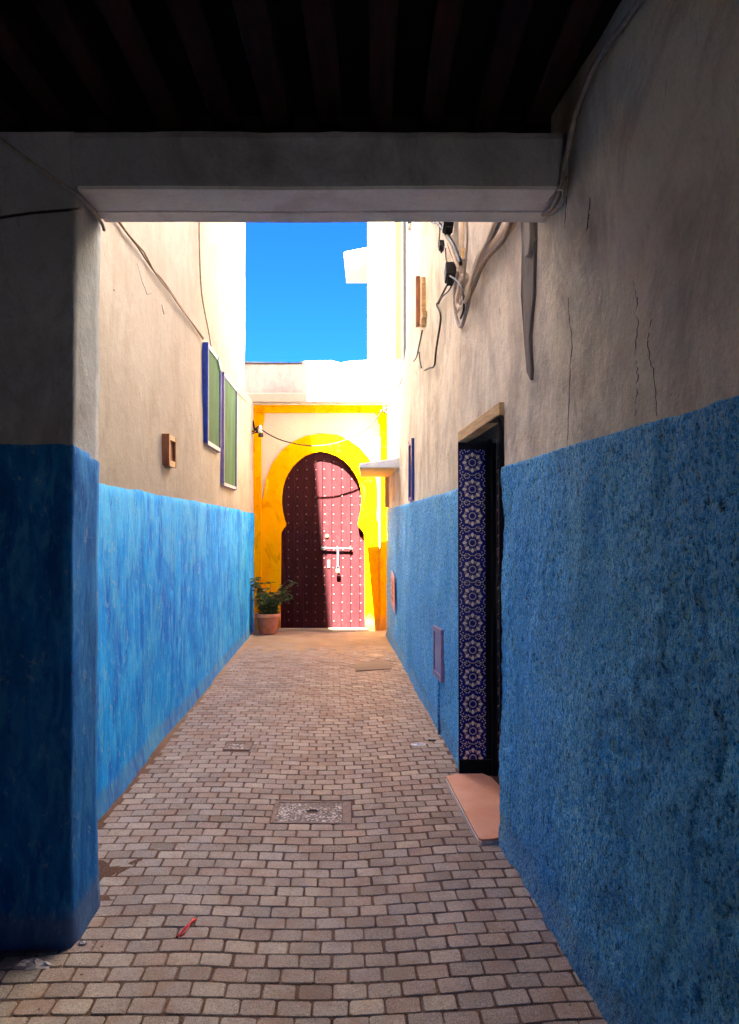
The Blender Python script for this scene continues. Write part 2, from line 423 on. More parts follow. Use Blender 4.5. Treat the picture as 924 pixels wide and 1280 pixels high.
M['dullpaper'] = simple('crumpled_grey_plastic', (.50, .45, .42), (.66, .6, .56), 30, .5, .4)
M['red'] = simple('red_plastic', (.75, .02, .02), (.85, .05, .04), 60, .4, .4)
M['greenmetal'] = simple('verdigris_metal', (.22, .38, .30), (.30, .48, .38), 40, .6, .3)
M['canopy'] = simple('pale_blue_plaster', (.58, .66, .78), (.70, .75, .82), 14, .8, .2)
M['canopy_edge'] = simple('ochre_wood_edge', (.55, .34, .14), (.66, .44, .2), 24, .8, .2, 0, .3, .003, (1, 1, 4))
M['ceramic'] = simple('glazed_ceramic', (.55, .5, .42), (.75, .7, .6), 60, .3, .5)

# ------------------------------------------------------------------ displaced wall sheets
def nz(x, y, z): return noise.noise(Vector((x, y, z)))
def lump(p, amp=.02, sc=1.1, seed=0):
    return amp*(nz(p.x*sc+seed, p.y*sc, p.z*sc) + .45*nz(p.x*sc*3.1, p.y*sc*3.1+seed, p.z*sc*2.3) + .2*nz(p.x*9, p.y*9, p.z*6+seed))
def path_sheet(mb, path, z0, ztop, step, disp, hole=None, flip=False, zl=None, cap=0.0, capdir=None):
    """vertical sheet over a plan polyline; ztop(y) or number; disp(p)->outward offset; normals = left of travel unless flip"""
    P = [Vector((a, b, 0)) for a, b in path]
    pts = []; nrm = []
    def addc(p): pts.append(p)
    for i in range(len(P)-1):
        L = (P[i+1]-P[i]).length; n = max(1, round(L/step))
        ts = [k/n for k in range(n)]
        for t in ts: addc(P[i].lerp(P[i+1], t))
    addc(P[-1])
    if hole:   # snap columns to the hole edges
        for yy in (hole[0], hole[1]):
            j = min(range(len(pts)), key=lambda q: abs(pts[q].y-yy))
            pts[j] = pts[j].copy(); dy = yy-pts[j].y; d0 = (pts[min(j+1, len(pts)-1)]-pts[j-1]).normalized()
            pts[j] += d0*(dy/d0.y)
    for j in range(len(pts)):
        a = pts[max(j-1, 0)]; b = pts[min(j+1, len(pts)-1)]
        t = (b-a).normalized(); n = Vector((-t.y, t.x, 0))
        nrm.append(-n if flip else n)
    top = ztop if callable(ztop) else (lambda y, z=ztop: z)
    zmax = max(top(p.y) for p in pts)
    if zl is None:
        n = max(1, round((zmax-z0)/step)); zl = [z0+(zmax-z0)*k/n for k in range(n+1)]
    if hole:
        for zz in (hole[2], hole[3]):
            if zz > z0:
                j = min(range(len(zl)), key=lambda q: abs(zl[q]-zz)); zl[j] = zz
    n0 = len(mb.v); W_ = len(zl)
    for p, nn in zip(pts, nrm):
        for z in zl:
            q = Vector((p.x, p.y, min(z, top(p.y))))
            e = disp(q)
            mb.v.append(tuple(q + nn*e))
    for i in range(len(pts)-1):
        for k in range(W_-1):
            if hole:
                cy = (pts[i].y+pts[i+1].y)/2; cz = (zl[k]+zl[k+1])/2
                if min(hole[0], hole[1]) < cy < max(hole[0], hole[1]) and hole[2] < cz < hole[3]: continue
            za = min(zl[k], top(pts[i].y)); zb = min(zl[k+1], top(pts[i].y)); zc = min(zl[k], top(pts[i+1].y)); zd = min(zl[k+1], top(pts[i+1].y))
            if zb-za < 1e-6 and zd-zc < 1e-6: continue
            a, b, c, d = n0+i*W_+k, n0+(i+1)*W_+k, n0+(i+1)*W_+k+1, n0+i*W_+k+1
            mb.f.append((a, b, c, d) if not flip else (d, c, b, a))
    if capdir:
        cd = Vector(capdir)
        for i in range(len(pts)-1):
            a = Vector(mb.v[n0+i*W_+W_-1]); b = Vector(mb.v[n0+(i+1)*W_+W_-1])
            mb.quad(a, b, b+cd, a+cd)
    return pts, nrm

# ------------------------------------------------------------------ ground and pavement
def gz(x, y):
    cx = -0.10 - 0.045*(y-2.6)
    g = -0.028*math.exp(-((x-cx)/0.55)**2)
    return g + .007*nz(x*1.3, y*1.3, 3.3) + .004*nz(x*4, y*4, 8)
g = MB(); g.quad((-300, -300, -.12), (300, -300, -.12), (300, 300, -.12), (-300, 300, -.12))
tag(g.build('ground', M['earth']), kind='structure')
g = MB(); NX, NY = 100, 420; X0, X1, Y0, Y1 = -2.7, 1.25, -5.0, 12.4
def bedz(x, y):
    z = gz(x, y) - .0052 + .0026*nz(x*6, y*6, 1.1)
    far = min(1, max(0, (y-8.7)/1.5)); z += .0062*far
    el = x-left_x(y) if y > 3.2 else 9; er = right_x(y)-x
    z += .010*max(0, 1-max(0, el)/.10) + .008*max(0, 1-max(0, er)/.035)
    z += .008*max(0, nz(x*1.3+5, y*1.3, 7)-.22)
    return z
for j in range(NY+1):
    for i in range(NX+1):
        x = X0+(X1-X0)*i/NX; y = Y0+(Y1-Y0)*j/NY
        g.v.append((x, y, bedz(x, y)))
for j in range(NY):
    for i in range(NX):
        a = j*(NX+1)+i; g.f.append((a, a+1, a+NX+2, a+NX+1))
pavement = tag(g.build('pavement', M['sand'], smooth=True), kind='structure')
# rectangular covers let into the paving (x0,y0,x1,y1)
PLATES = [(-0.545, 4.13, -0.105, 4.46), (-1.045, 5.40, -0.86, 5.58), (-0.16, 8.45, .24, 8.95)]
def paver_geo(w, h, t, rnd, drop=0):
    r = .0055
    pts = []
    for sx, sy in ((1, 1), (-1, 1), (-1, -1), (1, -1)):
        rx = r*rnd.uniform(.6, 1.8); ry = r*rnd.uniform(.6, 1.8)
        a = (sx*w/2, sy*(h/2-ry)); b = (sx*(w/2-rx), sy*h/2)
        pts += [a, b] if sx*sy > 0 else [b, a]
    pts = [(x+rnd.uniform(-.0015, .0015), y+rnd.uniform(-.0015, .0015)) for x, y in pts]
    vs = [(x, y, -t) for x, y in pts] + [(x, y, -.0035) for x, y in pts] + [(x*(1-.0055/w), y*(1-.0055/h), 0) for x, y in pts]
    fs = []
    for l in (0, 8):
        for i in range(8): fs.append((l+i, l+(i+1) % 8, l+8+(i+1) % 8, l+8+i))
    fs.append(tuple(range(16, 24)))
    return vs, fs
rnd = random.Random(3)
variants = []
for i in range(8):
    vs, fs = paver_geo(.1155*rnd.uniform(.975, 1.012), .0835*rnd.uniform(.975, 1.012), .04, rnd)
    m = MB(); m.add(vs, fs); variants.append(m.build('paver', M['paver'], mesh_only=True))
ALLEY = math.atan2(-.048, 1)
ca, sa = math.cos(ALLEY), math.sin(ALLEY)
spots = []
PV, PU = .0895, .1225
for r in range(-24, 100):
    v = 1.5 + r*PV
    off = (.5 if r % 2 else 0) + rnd.uniform(-.09, .09) + .25*nz(r*.11, 0, 5)
    pu = PU*rnd.uniform(.996, 1.004)
    for q in range(-26, 18):
        u = (q+off)*pu
        u += rnd.uniform(-.0022, .0022)
        vv = v + .010*nz(u*.8, r*.09, 2) + rnd.uniform(-.0018, .0018)
        # frame: u across, v along the alley
        s = -vv*math.tan(ALLEY)*0
        x = u*math.cos(-ALLEY*-1) + 0; x = u*ca + vv*(-.048); y = vv*ca + u*.048*ca
        y += .05*max(0, y-3.4)*max(0, u)*.55      # courses drift towards the far right
        el = (x-left_x(y)-.03-.05*nz(y*2, 3, 3)) if y > 3.195 else (x+2.35 if y < 2.90 else x+1.17)
        er = right_x(y)+.02-x
        if el < .0 or er < .0 or y > 11.15: continue
        wd = .1155; skip = False
        for a, b, c, d in PLATES:
            if b-.036 < y < d+.036 and a-.054 < x < c+.054:
                lo, hi = x-wd/2, x+wd/2
                if lo < a and hi < c: hi = a-.004
                elif hi > c and lo > a: lo = c+.004
                else: skip = True; break
                if hi-lo < .028: skip = True; break
                x, wd = (lo+hi)/2, hi-lo
        if skip: continue
        spots.append((x, y, wd))
def score(p):
    px = 462+p[0]/p[1]*F if p[1] > .3 else -999; py = 657+1.6/p[1]*F if p[1] > .3 else 9999
    return p[1] if (-20 < px < 940 and py < 1300) else 99
order = sorted(range(len(spots)), key=lambda i: score(spots[i]))
single = set(order[:300])
sv, sf, tone = [], [], []
prot = []
for i, (x, y, wd) in enumerate(spots):
    z = gz(x, y) + rnd.uniform(-.0009, .0009)
    e = .06; tx = math.atan((gz(x, y+e)-gz(x, y-e))/(2*e)) + rnd.uniform(-.007, .007); ty = -math.atan((gz(x+e, y)-gz(x-e, y))/(2*e)) + rnd.uniform(-.007, .007)
    rz = -ALLEY*1.0 + rnd.uniform(-.02, .02)
    if i in single:
        o = bpy.data.objects.new('paver', variants[rnd.randrange(8)])
        o.location = (x, y, z); fl_ = rnd.random() < .5
        o.rotation_euler = (-tx, -ty, rz+math.pi) if fl_ else (tx, ty, rz); o.scale = (wd/.1155*rnd.uniform(.98, 1.01), 1, 1)
        link(o, pavement)
    else:
        w = wd*rnd.uniform(.96, 1.01)
        vs, fs = paver_geo(w, .0835*rnd.uniform(.965, 1.01), .02, rnd)
        mt = Matrix.Translation((x, y, z)) @ Matrix.Rotation(rz, 4, 'Z') @ Matrix.Rotation(ty, 4, 'Y') @ Matrix.Rotation(tx, 4, 'X')
        n = len(sv); sv += [tuple(mt @ Vector(v)) for v in vs]; sf += [tuple(n+k for k in f) for f in fs]
        tone += [rnd.random()]*len(fs)
m = MB(); m.v = sv; m.f = sf
me = bpy.data.meshes.new('paver_field'); me.from_pydata(sv, [], sf); me.materials.append(M['paver_far'])
at_ = me.attributes.new('tone', 'FLOAT', 'FACE'); at_.data.foreach_set('value', tone)
tag(link(bpy.data.objects.new('paver_field', me), pavement), kind='stuff')
# mortar skirts against the walls are part of the bed; a few loose pebbles
peb = MB()
for _ in range(420):
    if rnd.random() < .6:
        y = rnd.uniform(2.2, 11.4); x = left_x(y)+abs(rnd.gauss(0, .08))+.01 if rnd.random() < .6 else right_x(y)-abs(rnd.gauss(0, .05))-.01
        if y < 3.2 and x < -1.1: x = -1.1+rnd.random()*.1
    else:
        y = rnd.uniform(1.9, 11.3); x = rnd.uniform(left_x(y)+.1, right_x(y))
        if y < 3.2: x = rnd.uniform(-1.05, right_x(y))
    r = rnd.uniform(.002, .006); z = gz(x, y)+.001
    c = Vector((x, y, z)); k = [c+Vector((r*rnd.uniform(.6, 1.3)*a, r*rnd.uniform(.6, 1.3)*b, r*cc)) for a, b, cc in ((1, 0, 0), (0, 1, .1), (-1, 0, 0), (0, -1, .1), (0, 0, .8))]
    peb.add(k, [(0, 1, 4), (1, 2, 4), (2, 3, 4), (3, 0, 4)])
tag(peb.build('gravel_grit', simple('grit', (.12, .09, .07), (.4, .33, .27), 200, .9), None), kind='stuff')

# ------------------------------------------------------------------ LEFT BUILDING
LB = empty('left_building', 'tall cream building with a streaked blue lower wall on the left of the alley', 'building', (-1.6, 7, 0))
LB_INV = Matrix.Translation(LB.location).inverted()
def adopt(o, parent):          # parent without moving the geometry
    loc = Vector(parent.location); par = parent.parent
    while par: loc += Vector(par.location); par = par.parent
    o.location = o.location - loc; o.parent = parent; return o
def part(mb, name, mat, thing, smooth=False, kind=None, label=None, bev=None):
    o = mb.build(name, mat, None, smooth)
    loc = Vector((0, 0, 0)); p = thing
    while p: loc += Vector(p.location); p = p.parent
    o.location = -loc; o.parent = thing
    if kind: o['kind'] = kind
    if label: o['label'] = label
    if bev: bevel(o, bev)
    return o
SHADOW_BLOCK_TOP = 11.9
mb = MB()
def dl(p): return lump(p, .016, .8, 4)
def ltop(y): return 4.1 if y < 5.2 else (4.9 if y < 6.9 else (5.5 if y < 8.8 else 6.2))
path_sheet(mb, [(left_x(3.195), 3.195), (left_x(5.199), 5.199), (left_x(5.201), 5.201), (left_x(6.899), 6.899), (left_x(6.901), 6.901), (left_x(8.799), 8.799), (left_x(8.801), 8.801), (left_x(10.44), 10.44)], -.1, ltop, .12, dl, flip=True, capdir=(-4, 0, 0))
mb.box((-3.4, 4.6, 4.0), (left_x(8.3)-.03, 8.3, SHADOW_BLOCK_TOP))  # unseen block added to cast the shadow edge on the far door
path_sheet(mb, [(left_x(10.44), 10.44), (left_x(11.57), 11.57)], -.1, 3.47, .12, dl, flip=True, capdir=(-1, 0, 0))
mb.quad((left_x(10.44), 10.44, 3.3), (left_x(10.44)-4, 10.44, 3.3), (left_x(10.44)-4, 10.44, 6.2), (left_x(10.44), 10.44, 6.2))
mb.quad((-5.6, 3.2, 0), (-5.6, 10.44, 0), (-5.6, 10.44, 6.2), (-5.6, 3.2, 6.2))
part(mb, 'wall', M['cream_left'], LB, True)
mb = MB()
def dado_disp(base, thick, zt):
    def f(p):
        e = base(p) + thick + .006*nz(p.x*5, p.y*5, p.z*3) + .003*nz(p.x*16, p.y*16, p.z*9)
        if p.z > zt(p.y)-1e-5: e = base(p) - .003
        if p.z < .12: e += (.12-p.z)*.12
        return e
    return f
def lz(y): return 1.845 - .006*(y-4) + .012*nz(y*1.7, 0, 2) + .006*nz(y*9, 0, 2)
path_sheet(mb, [(left_x(3.195), 3.195), (left_x(11.56), 11.56)], -.05, lz, .045, dado_disp(dl, .008, lz), flip=True)
part(mb, 'dado', M['blue_left'], LB, True)
def wallframe_left(name, y0, y1, z0, z1, zs, proud, bar, mfront, mside, mfar, pane=True):
    """window standing proud of the left wall; zs = fall of the head and sill from near to far"""
    X = lambda y: left_x(y)+.018
    def B(mb, ya, yb, za, zb, pr, back=.02):
        f0, f1 = X(ya)+pr, X(yb)+pr
        mb.add([(X(ya)-back, ya, za), (f0, ya, za), (f1, yb, za), (X(yb)-back, yb, za), (X(ya)-back, ya, zb), (f0, ya, zb), (f1, yb, zb), (X(yb)-back, yb, zb)],
               [(0, 3, 2, 1), (4, 5, 6, 7), (0, 1, 5, 4), (1, 2, 6, 5), (2, 3, 7, 6), (3, 0, 4, 7)])
    fr = MB()
    B(fr, y0, y0+bar, z0, z1, proud)
    w = part(fr, name, mside, LB, bev=.004)
    a = MB(); B(a, y1-bar, y1, z0-zs, z1-zs, proud); part(a, 'frame_bar', mfar, w)
    a = MB(); B(a, y0+bar, y1-bar, z1-bar-zs*.5, z1-zs*.4, proud-.003); part(a, 'frame_head', mfront, w)
    a = MB(); B(a, y0+bar, y1-bar, z0-zs*.8, z0+bar*.9-zs*.5, proud-.003); part(a, 'sill', mfront, w)
    a = MB(); B(a, y0+bar, y1-bar, z0+bar*.9-zs*.5, z1-bar-zs*.5, proud-.014); part(a, 'pane', M['pane'], w)
    return w
w = wallframe_left('window', 7.22, 8.02, 2.40, 3.37, .02, .038, .036, M['whiteframe'], M['blueframe'], M['blueframe'])
w['label'] = 'nearer green paned window with a thick dark blue frame'
w = wallframe_left('window', 8.32, 9.34, 2.07, 3.31, .03, .026, .028, M['whiteframe'], M['purpleframe'], M['blueframe'])
w['label'] = 'farther and taller green paned window with a thin violet and white frame'
# small wooden vent frame
def lbox(mb, ya, yb, za, zb, pr, back=.02):
    X = lambda y: left_x(y)+.004
    mb.add([(X(ya)-back, ya, za), (X(ya)+pr, ya, za), (X(yb)+pr, yb, za), (X(yb)-back, yb, za), (X(ya)-back, ya, zb), (X(ya)+pr, ya, zb), (X(yb)+pr, yb, zb), (X(yb)-back, yb, zb)],
           [(0, 3, 2, 1), (4, 5, 6, 7), (0, 1, 5, 4), (1, 2, 6, 5), (2, 3, 7, 6), (3, 0, 4, 7)])
a = MB(); lbox(a, 5.63, 5.67, 2.055, 2.29, .042); vf = part(a, 'vent_frame', M['brownwood'], LB)
a = MB(); lbox(a, 5.85, 5.89, 2.05, 2.285, .042); part(a, 'stile', M['brownwood'], vf)
a = MB(); lbox(a, 5.67, 5.85, 2.05, 2.095, .040); part(a, 'rail', M['wood'], vf)
a = MB(); lbox(a, 5.67, 5.85, 2.25, 2.288, .040); part(a, 'rail', M['wood'], vf)
a = MB(); lbox(a, 5.67, 5.85, 2.095, 2.25, .018); part(a, 'back_board', M['brownwood'], vf)

def crackstrip(mb, pts, hit, w, off):
    P = [hit(*p) for p in pts]; ws = [w*(.35+.65*math.sin(math.pi*(i+.4)/(len(P)))) for i in range(len(P))]
    for i in range(len(P)-1):
        a, b = P[i], P[i+1]; o = Vector(off)
        side = Vector((0, 1, 0))*1.0
        mb.add([a+o-side*ws[i], a+o+side*ws[i], b+o+side*ws[i+1], b+o-side*ws[i+1]], [(0, 1, 2, 3)])
# thin settlement cracks (narrow dark strips on the plaster, gap shade put in as colour)
def crack(thing, pts, hit, r, sgn):
    P = []
    for p in pts:
        q = hit(*p); P.append(q)
    Q = []
    rr = random.Random(len(pts)*7+int(pts[0][0]))
    for i in range(len(P)-1):
        for k in range(9):
            q = P[i].lerp(P[i+1], k/9); q.y += rr.uniform(-1, 1)*r*1.5; Q.append(q)
    Q.append(P[-1])
    base = dl if sgn > 0 else dr
    for q in Q: q.x += sgn*base(q)
    m = MB(); ws = [r*.55*rr.uniform(.15, 1.0)*math.sin(math.pi*(i+.6)/(len(Q)+.2)) for i in range(len(Q))]
    vs = []
    for q, w_ in zip(Q, ws):
        vs += [q+Vector((0, -w_, 0)), q+Vector((sgn*.0015, 0, 0)), q+Vector((0, w_, 0)), q-Vector((sgn*.004, 0, 0))]
    fs = []
    for i in range(len(Q)-1):
        for k in range(4): fs.append((i*4+k, i*4+(k+1) % 4, (i+1)*4+(k+1) % 4, (i+1)*4+k))
    m.add(vs, fs)
    part(m, 'crack', M['crack'], thing)

def dr(p):
    e = lump(p, .022, .75, 17) + .004*nz(p.y*6, p.z*5, 3)
    if p.y > 5.5: e *= max(.25, 1-(p.y-5.5)/2.2)
    return e

crack(LB, [(172, 330), (178, 352), (184, 368), (190, 367)], lw, .006, 1)
crack(LB, [(202, 380), (205, 393)], lw, .010, 1)
crack(LB, [(141, 361), (142, 364)], lw, .010, 1)

# ------------------------------------------------------------------ PASSAGE BUILDING (over the camera)
PB = empty('passage_building', 'dark covered passage with a blue based pier and heavy beam framing the alley', 'building', (-1.6, 2.9, 0))
YN, YF = 2.887, 3.195
mb = MB()
def dp(p): return lump(p, .010, 1.3, 30) + (.05*max(0, .42-p.z)**1.5)
path_sheet(mb, [(-3.0, YN), (-1.145, YN), (-1.152, YF), (-1.6, YF)], -.1, 3.125, .05, dp, flip=True)
mb.quad((-3, YN, 3.125), (-1.145, YN, 3.125), (-1.152, YF, 3.125), (-3, YF, 3.125))
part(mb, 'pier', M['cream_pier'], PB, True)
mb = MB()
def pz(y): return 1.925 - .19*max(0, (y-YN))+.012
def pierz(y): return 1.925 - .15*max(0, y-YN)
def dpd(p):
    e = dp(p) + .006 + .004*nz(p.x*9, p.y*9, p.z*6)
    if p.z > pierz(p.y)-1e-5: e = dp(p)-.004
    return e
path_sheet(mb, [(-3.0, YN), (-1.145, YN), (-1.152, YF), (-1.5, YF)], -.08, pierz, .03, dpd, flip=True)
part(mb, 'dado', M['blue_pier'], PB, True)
# lintel beam: rounded, slightly wavy concrete with three formwork boards on its underside
mb = MB(); n = 60; X0b, X1b = -1.15, .82
ring = [(YN, 2.912), (YN-.003, 2.93), (YN-.002, 3.10), (YN+.012, 3.13), (YN+.05, 3.14), (YF-.01, 3.14), (YF, 3.12), (YF, 2.912)]
for i in range(n+1):
    x = X0b+(X1b-X0b)*i/n
    for (y, z) in ring: mb.v.append((x, y+.004*nz(x*3, y*9, z*9), z+(.006*nz(x*2.2, y, 1)+.004*nz(x*11, y, 1) if z > 3.0 else .004*nz(x*1.6, 0, 0))))
k = len(ring)
for i in range(n):
    for j in range(k): mb.f.append((i*k+j, i*k+(j+1) % k, (i+1)*k+(j+1) % k, (i+1)*k+j))
beam = part(mb, 'beam', M['cream_pier'], PB, False)
for j, (ya, yb, zz) in enumerate([(YN-.001, YN+.108, 2.9), (YN+.113, YN+.205, 2.903), (YN+.209, YF+.001, 2.898)]):
    mb = MB(); 
    for i in range(n+1):
        x = X0b+.02+(X1b-.03-X0b)*i/n; dz = .004*nz(x*1.6, 0, 0)+.0012*nz(x*7, j*5, 0)
        for q in ((ya, zz), (yb, zz), (yb, zz+.014), (ya, zz+.014)): mb.v.append((x, q[0]+.0012*nz(x*5, j, q[0]), q[1]+dz))
    for i in range(n):
        for q in range(4): mb.f.append((i*4+q, (i+1)*4+q, (i+1)*4+(q+1) % 4, i*4+(q+1) % 4))
    mb.f += [(0, 1, 2, 3)]
    part(mb, 'soffit_board', M['soffit'], beam)
# ceiling and joists running away from the camera
mb = MB(); mb.box((-3.0, -5, 3.30), (1.75, YN+.25, 3.42)); part(mb, 'ceiling', M['near_black'], PB)
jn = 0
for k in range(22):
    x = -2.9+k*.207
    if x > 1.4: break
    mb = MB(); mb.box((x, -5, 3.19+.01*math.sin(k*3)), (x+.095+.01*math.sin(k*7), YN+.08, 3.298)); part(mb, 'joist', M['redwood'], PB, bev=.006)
mb = MB(); mb.box((-2.75, -5, -.1), (-2.45, YN, 3.3)); part(mb, 'side_wall', M['cream_pier'], PB)
mb = MB(); mb.box((-3.0, -5.3, -.1), (-.02, -5.0, 3.42)); mb.box((.5, -5.3, -.1), (2.6, -5.0, 3.42)); mb.box((-.02, -5.29, 1.8), (.5, -5.01, 3.42)); part(mb, 'end_wall', M['cream_pier'], PB)  # opening added and sized to let fill light into the passage
# storeys above the passage; the tall unseen block is added to stop the sun
mb = MB(); mb.box((-3.4, -5.3, 3.43), (.72, YF-.01, 6.0)); mb.box((-3.3, -1.5, 6.01), (.35, YF-.02, 14.75)); part(mb, 'storey_sunblock', M['cream_left'], PB)
mb = MB(); mb.box((-3.0, YF-.10, 3.139), (.76, YF-.012, 3.429)); part(mb, 'beam_wall', M['near_black'], PB)

# ------------------------------------------------------------------ RIGHT BUILDING
RB = empty('right_building', 'weathered building with rough blue stucco base and tiled doorway on the right', 'building', (1.2, 4, 0))
D0, D1, DH = 3.857, 4.85, 2.16
def rtop(y):
    if y < 8.1: return 5.35
    t = (y-8.1)/1.1
    if t < 1: return 3.78-.42*t
    return 3.36 + .03*math.sin((y-9.2)*2)
mb = MB()
path_sheet(mb, [(right_x(-5.2), -5.2), (right_x(1.2), 1.2)], -.1, 5.35, .3, dr)
path_sheet(mb, [(right_x(1.2), 1.2), (right_x(4.855), 4.855)], -.1, lambda y: 3.95 if y > 3.2 else 4.6, .06, dr, hole=(D0, D1, -1, DH), capdir=(3.5, 0, 0))
path_sheet(mb, [(right_x(4.8611)+.0044, 4.76), (right_x(4.8611), 4.862)], 2.172, 3.95, .05, lambda p: dr(p)-.008)
def rt2(y): return 3.95 if y < 5.3 else (4.45 if y < 6.6 else 5.1)
path_sheet(mb, [(right_x(4.861), 4.861), (right_x(5.299), 5.299), (right_x(5.301), 5.301), (right_x(6.599), 6.599), (right_x(6.601), 6.601), (right_x(8.09), 8.09)], -.1, rt2, .08, dr, capdir=(3.5, 0, 0))
path_sheet(mb, [(right_x(8.09), 8.09), (right_x(9.19), 9.19), (right_x(11.0), 11.0), (right_x(11.0)+.9, 11.02)], -.1, rtop, .08, dr, capdir=(2.5, 0, 0))
mb.quad((right_x(8.09), 8.09, 3.2), (right_x(8.09)+3.5, 8.09, 3.2), (right_x(8.09)+3.5, 8.09, 5.1), (right_x(8.09), 8.09, 5.1))
mb.quad((right_x(4.855), 4.855, -.1), (right_x(4.861), 4.861, -.1), (right_x(4.861), 4.861, 3.95), (right_x(4.855), 4.855, 3.95))
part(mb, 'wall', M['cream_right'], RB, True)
mb = MB(); mb.box((.70, 4.80, 2.25), (1.2, 5.2, 3.94)); part(mb, 'leak_stop', M['cream_right'], RB)  # unseen box added behind the wall to stop a light leak
# unseen block added above the roof to bounce sunlight into the alley
mb = MB(); mb.box((.86, 6.75, 5.11), (7.0, 7.9, 14.0)); part(mb, 'roof_bounce', M['bright'], RB)
# blue stucco base
def rz(y): return (1.905 if y < 4.2 else 1.853) + .010*nz(y*2, 1, 1) + .008*nz(y*11, 3, 1)
def dst(p):
    e = dr(p)+.014+.008*nz(p.x*4, p.y*4, p.z*4)
    q = Vector((p.y*26, p.z*20, p.x*10)); e += .0065*(noise.noise(q)+.6*noise.noise(q*2.3))
    if p.z > rz(p.y)-1e-5: e = dr(p)-.004
    if p.z < .1: e += (.1-p.z)*.2
    return e
mb = MB()
path_sheet(mb, [(right_x(.4), .4), (right_x(D0-.002), D0-.002)], -.05, rz, .0135, dst)
n_ = len(mb.v)
path_sheet(mb, [(right_x(-5), -5), (right_x(.4), .4)], -.05, rz, .1, dst)
path_sheet(mb, [(right_x(4.861), 4.861), (right_x(9.19), 9.19), (right_x(10.99), 10.99)], -.05, rz, .03, dst)
path_sheet(mb, [(right_x(D1)-.0, D1+.001), (right_x(4.861), 4.861)], -.05, rz, .02, dst)
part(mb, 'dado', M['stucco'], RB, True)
# doorway: reveals, soffit, frame, leaf, threshold
xb = .93
mb = MB()
e0 = lambda y: right_x(y)-.016
mb.quad((e0(D0), D0, -.05), (xb, D0, -.05), (xb, D0, DH), (e0(D0), D0, DH))
mb.quad((e0(D1), D1, -.05), (xb, D1, -.05), (xb, D1, DH), (e0(D1), D1, DH))
mb.quad((e0(D0), D0, DH), (xb, D0, DH), (xb, D1, DH), (e0(D1), D1, DH))
part(mb, 'door_reveal', M['black'], RB)
mb = MB(); mb.box((.60, D0, -.1), (1.0, D1, -.006)); part(mb, 'threshold', M['stone'], RB, bev=.01)
lf = MB(); lf.box((.826, D0-.02, .0), (.89, D1-.03, DH-.03)); leaf = part(lf, 'door_leaf', M['leaf'], RB)
a = MB()
for zc in (.15, .55, .98, 1.42, 1.78): a.box((.818, D0+.02, zc-.018), (.827, D1-.035, zc+.018))
for i in range(15):
    an = math.pi*(.02+.48*i/14); 
    y = D1-.08-.42*(1-math.cos(an)) ; z = 1.70+.38*math.sin(an)
    a.box((.818, y-.02, z-.02), (.827, y+.02, z+.02))
part(a, 'door_batten', M['leaf'], leaf)
a = MB()
for i in range(24):
    for yy in (D1-.07, D1-.14, D1-.26, D1-.45, D1-.6, D1-.78):
        a.lathe((.825, yy+.012*math.sin(i*2.1+yy*9), .12+i*.083), [(.013, 0), (.011, .008), (.004, .013)], 8, 'X', False)
part(a, 'door_stud', M['stud'], leaf, True, kind='stuff')
a = MB(); a.box((.785, D1-.030, .0), (.817, D1-.006, DH-.004)); part(a, 'door_frame', M['black'], RB, bev=.005)
a = MB(); a.box((e0(D1)+.004, D1-.02, -.02), (.784, D1-.001, .105)); part(a, 'plinth', M['black'], RB, bev=.004)
# glazed tiles of the far jamb
T = .1695; tx0 = e0(D1)+.006; TH = .1725
tb = MB(); tb.box((0, -.008, 0), (T, 0, T)); tile_me = tb.build('tile', M['tileblue'], mesh_only=True)
ib = MB()
def ip(pts): ib.add([(T/2+x*T, -.0092, T/2+z*T) for x, z in pts], [tuple(range(len(pts)))])
def rot(p, a): return (p[0]*math.cos(a)-p[1]*math.sin(a), p[0]*math.sin(a)+p[1]*math.cos(a))
for k in range(8):
    a = math.pi/4*k
    ip([rot(p, a) for p in ((0, .195), (.062, .28), (.06, .33), (0, .39), (-.06, .33), (-.062, .28))])
    for s in (-1, 1):
        ip([rot(p, a+math.pi/8) for p in ((s*.012, .20), (s*.034, .325), (s*.012, .335))] if s > 0 else [rot(p, a+math.pi/8) for p in ((s*.012, .335), (s*.034, .325), (s*.012, .20))])
    ip([rot(p, a+math.pi/8*.5) for p in ((0, .098), (.021, .125), (0, .148), (-.021, .125))])
    ip([rot(p, a-math.pi/8*.5) for p in ((0, .098), (.021, .125), (0, .148), (-.021, .125))])
for sx in (-1, 1):
    for sz in (-1, 1):
        for (cx, cz) in ((.17, .42), (.25, .42), (.42, .17), (.42, .25), (.36, .36), (.12, .46), (.46, .12), (.30, .47), (.47, .31), (.40, .455), (.455, .40)):
            r = .027; ip([(sx*cx-r, sz*cz), (sx*cx, sz*cz-r), (sx*cx+r, sz*cz), (sx*cx, sz*cz+r)])
for (a0, a1) in ((-.40, -.20), (-.10, .10), (.20, .40)):
    ip([(a0, -.495), (a1, -.495), (a1, -.48), (a0, -.48)])
inl_me = ib.build('glaze_inlay', M['tilegrey'], mesh_only=True)
for k in range(12):
    z = .088-.06+k*TH*0.998
    h = 1
    o = bpy.data.objects.new('tile', tile_me); o.location = (tx0, D1-.001, z+.0); 
    o.location -= RB.location; link(o, RB)
    if z+T > DH: o.scale = (1, 1, (DH-.003-z)/T)
    q = bpy.data.objects.new('glaze_inlay', inl_me); link(q, o)
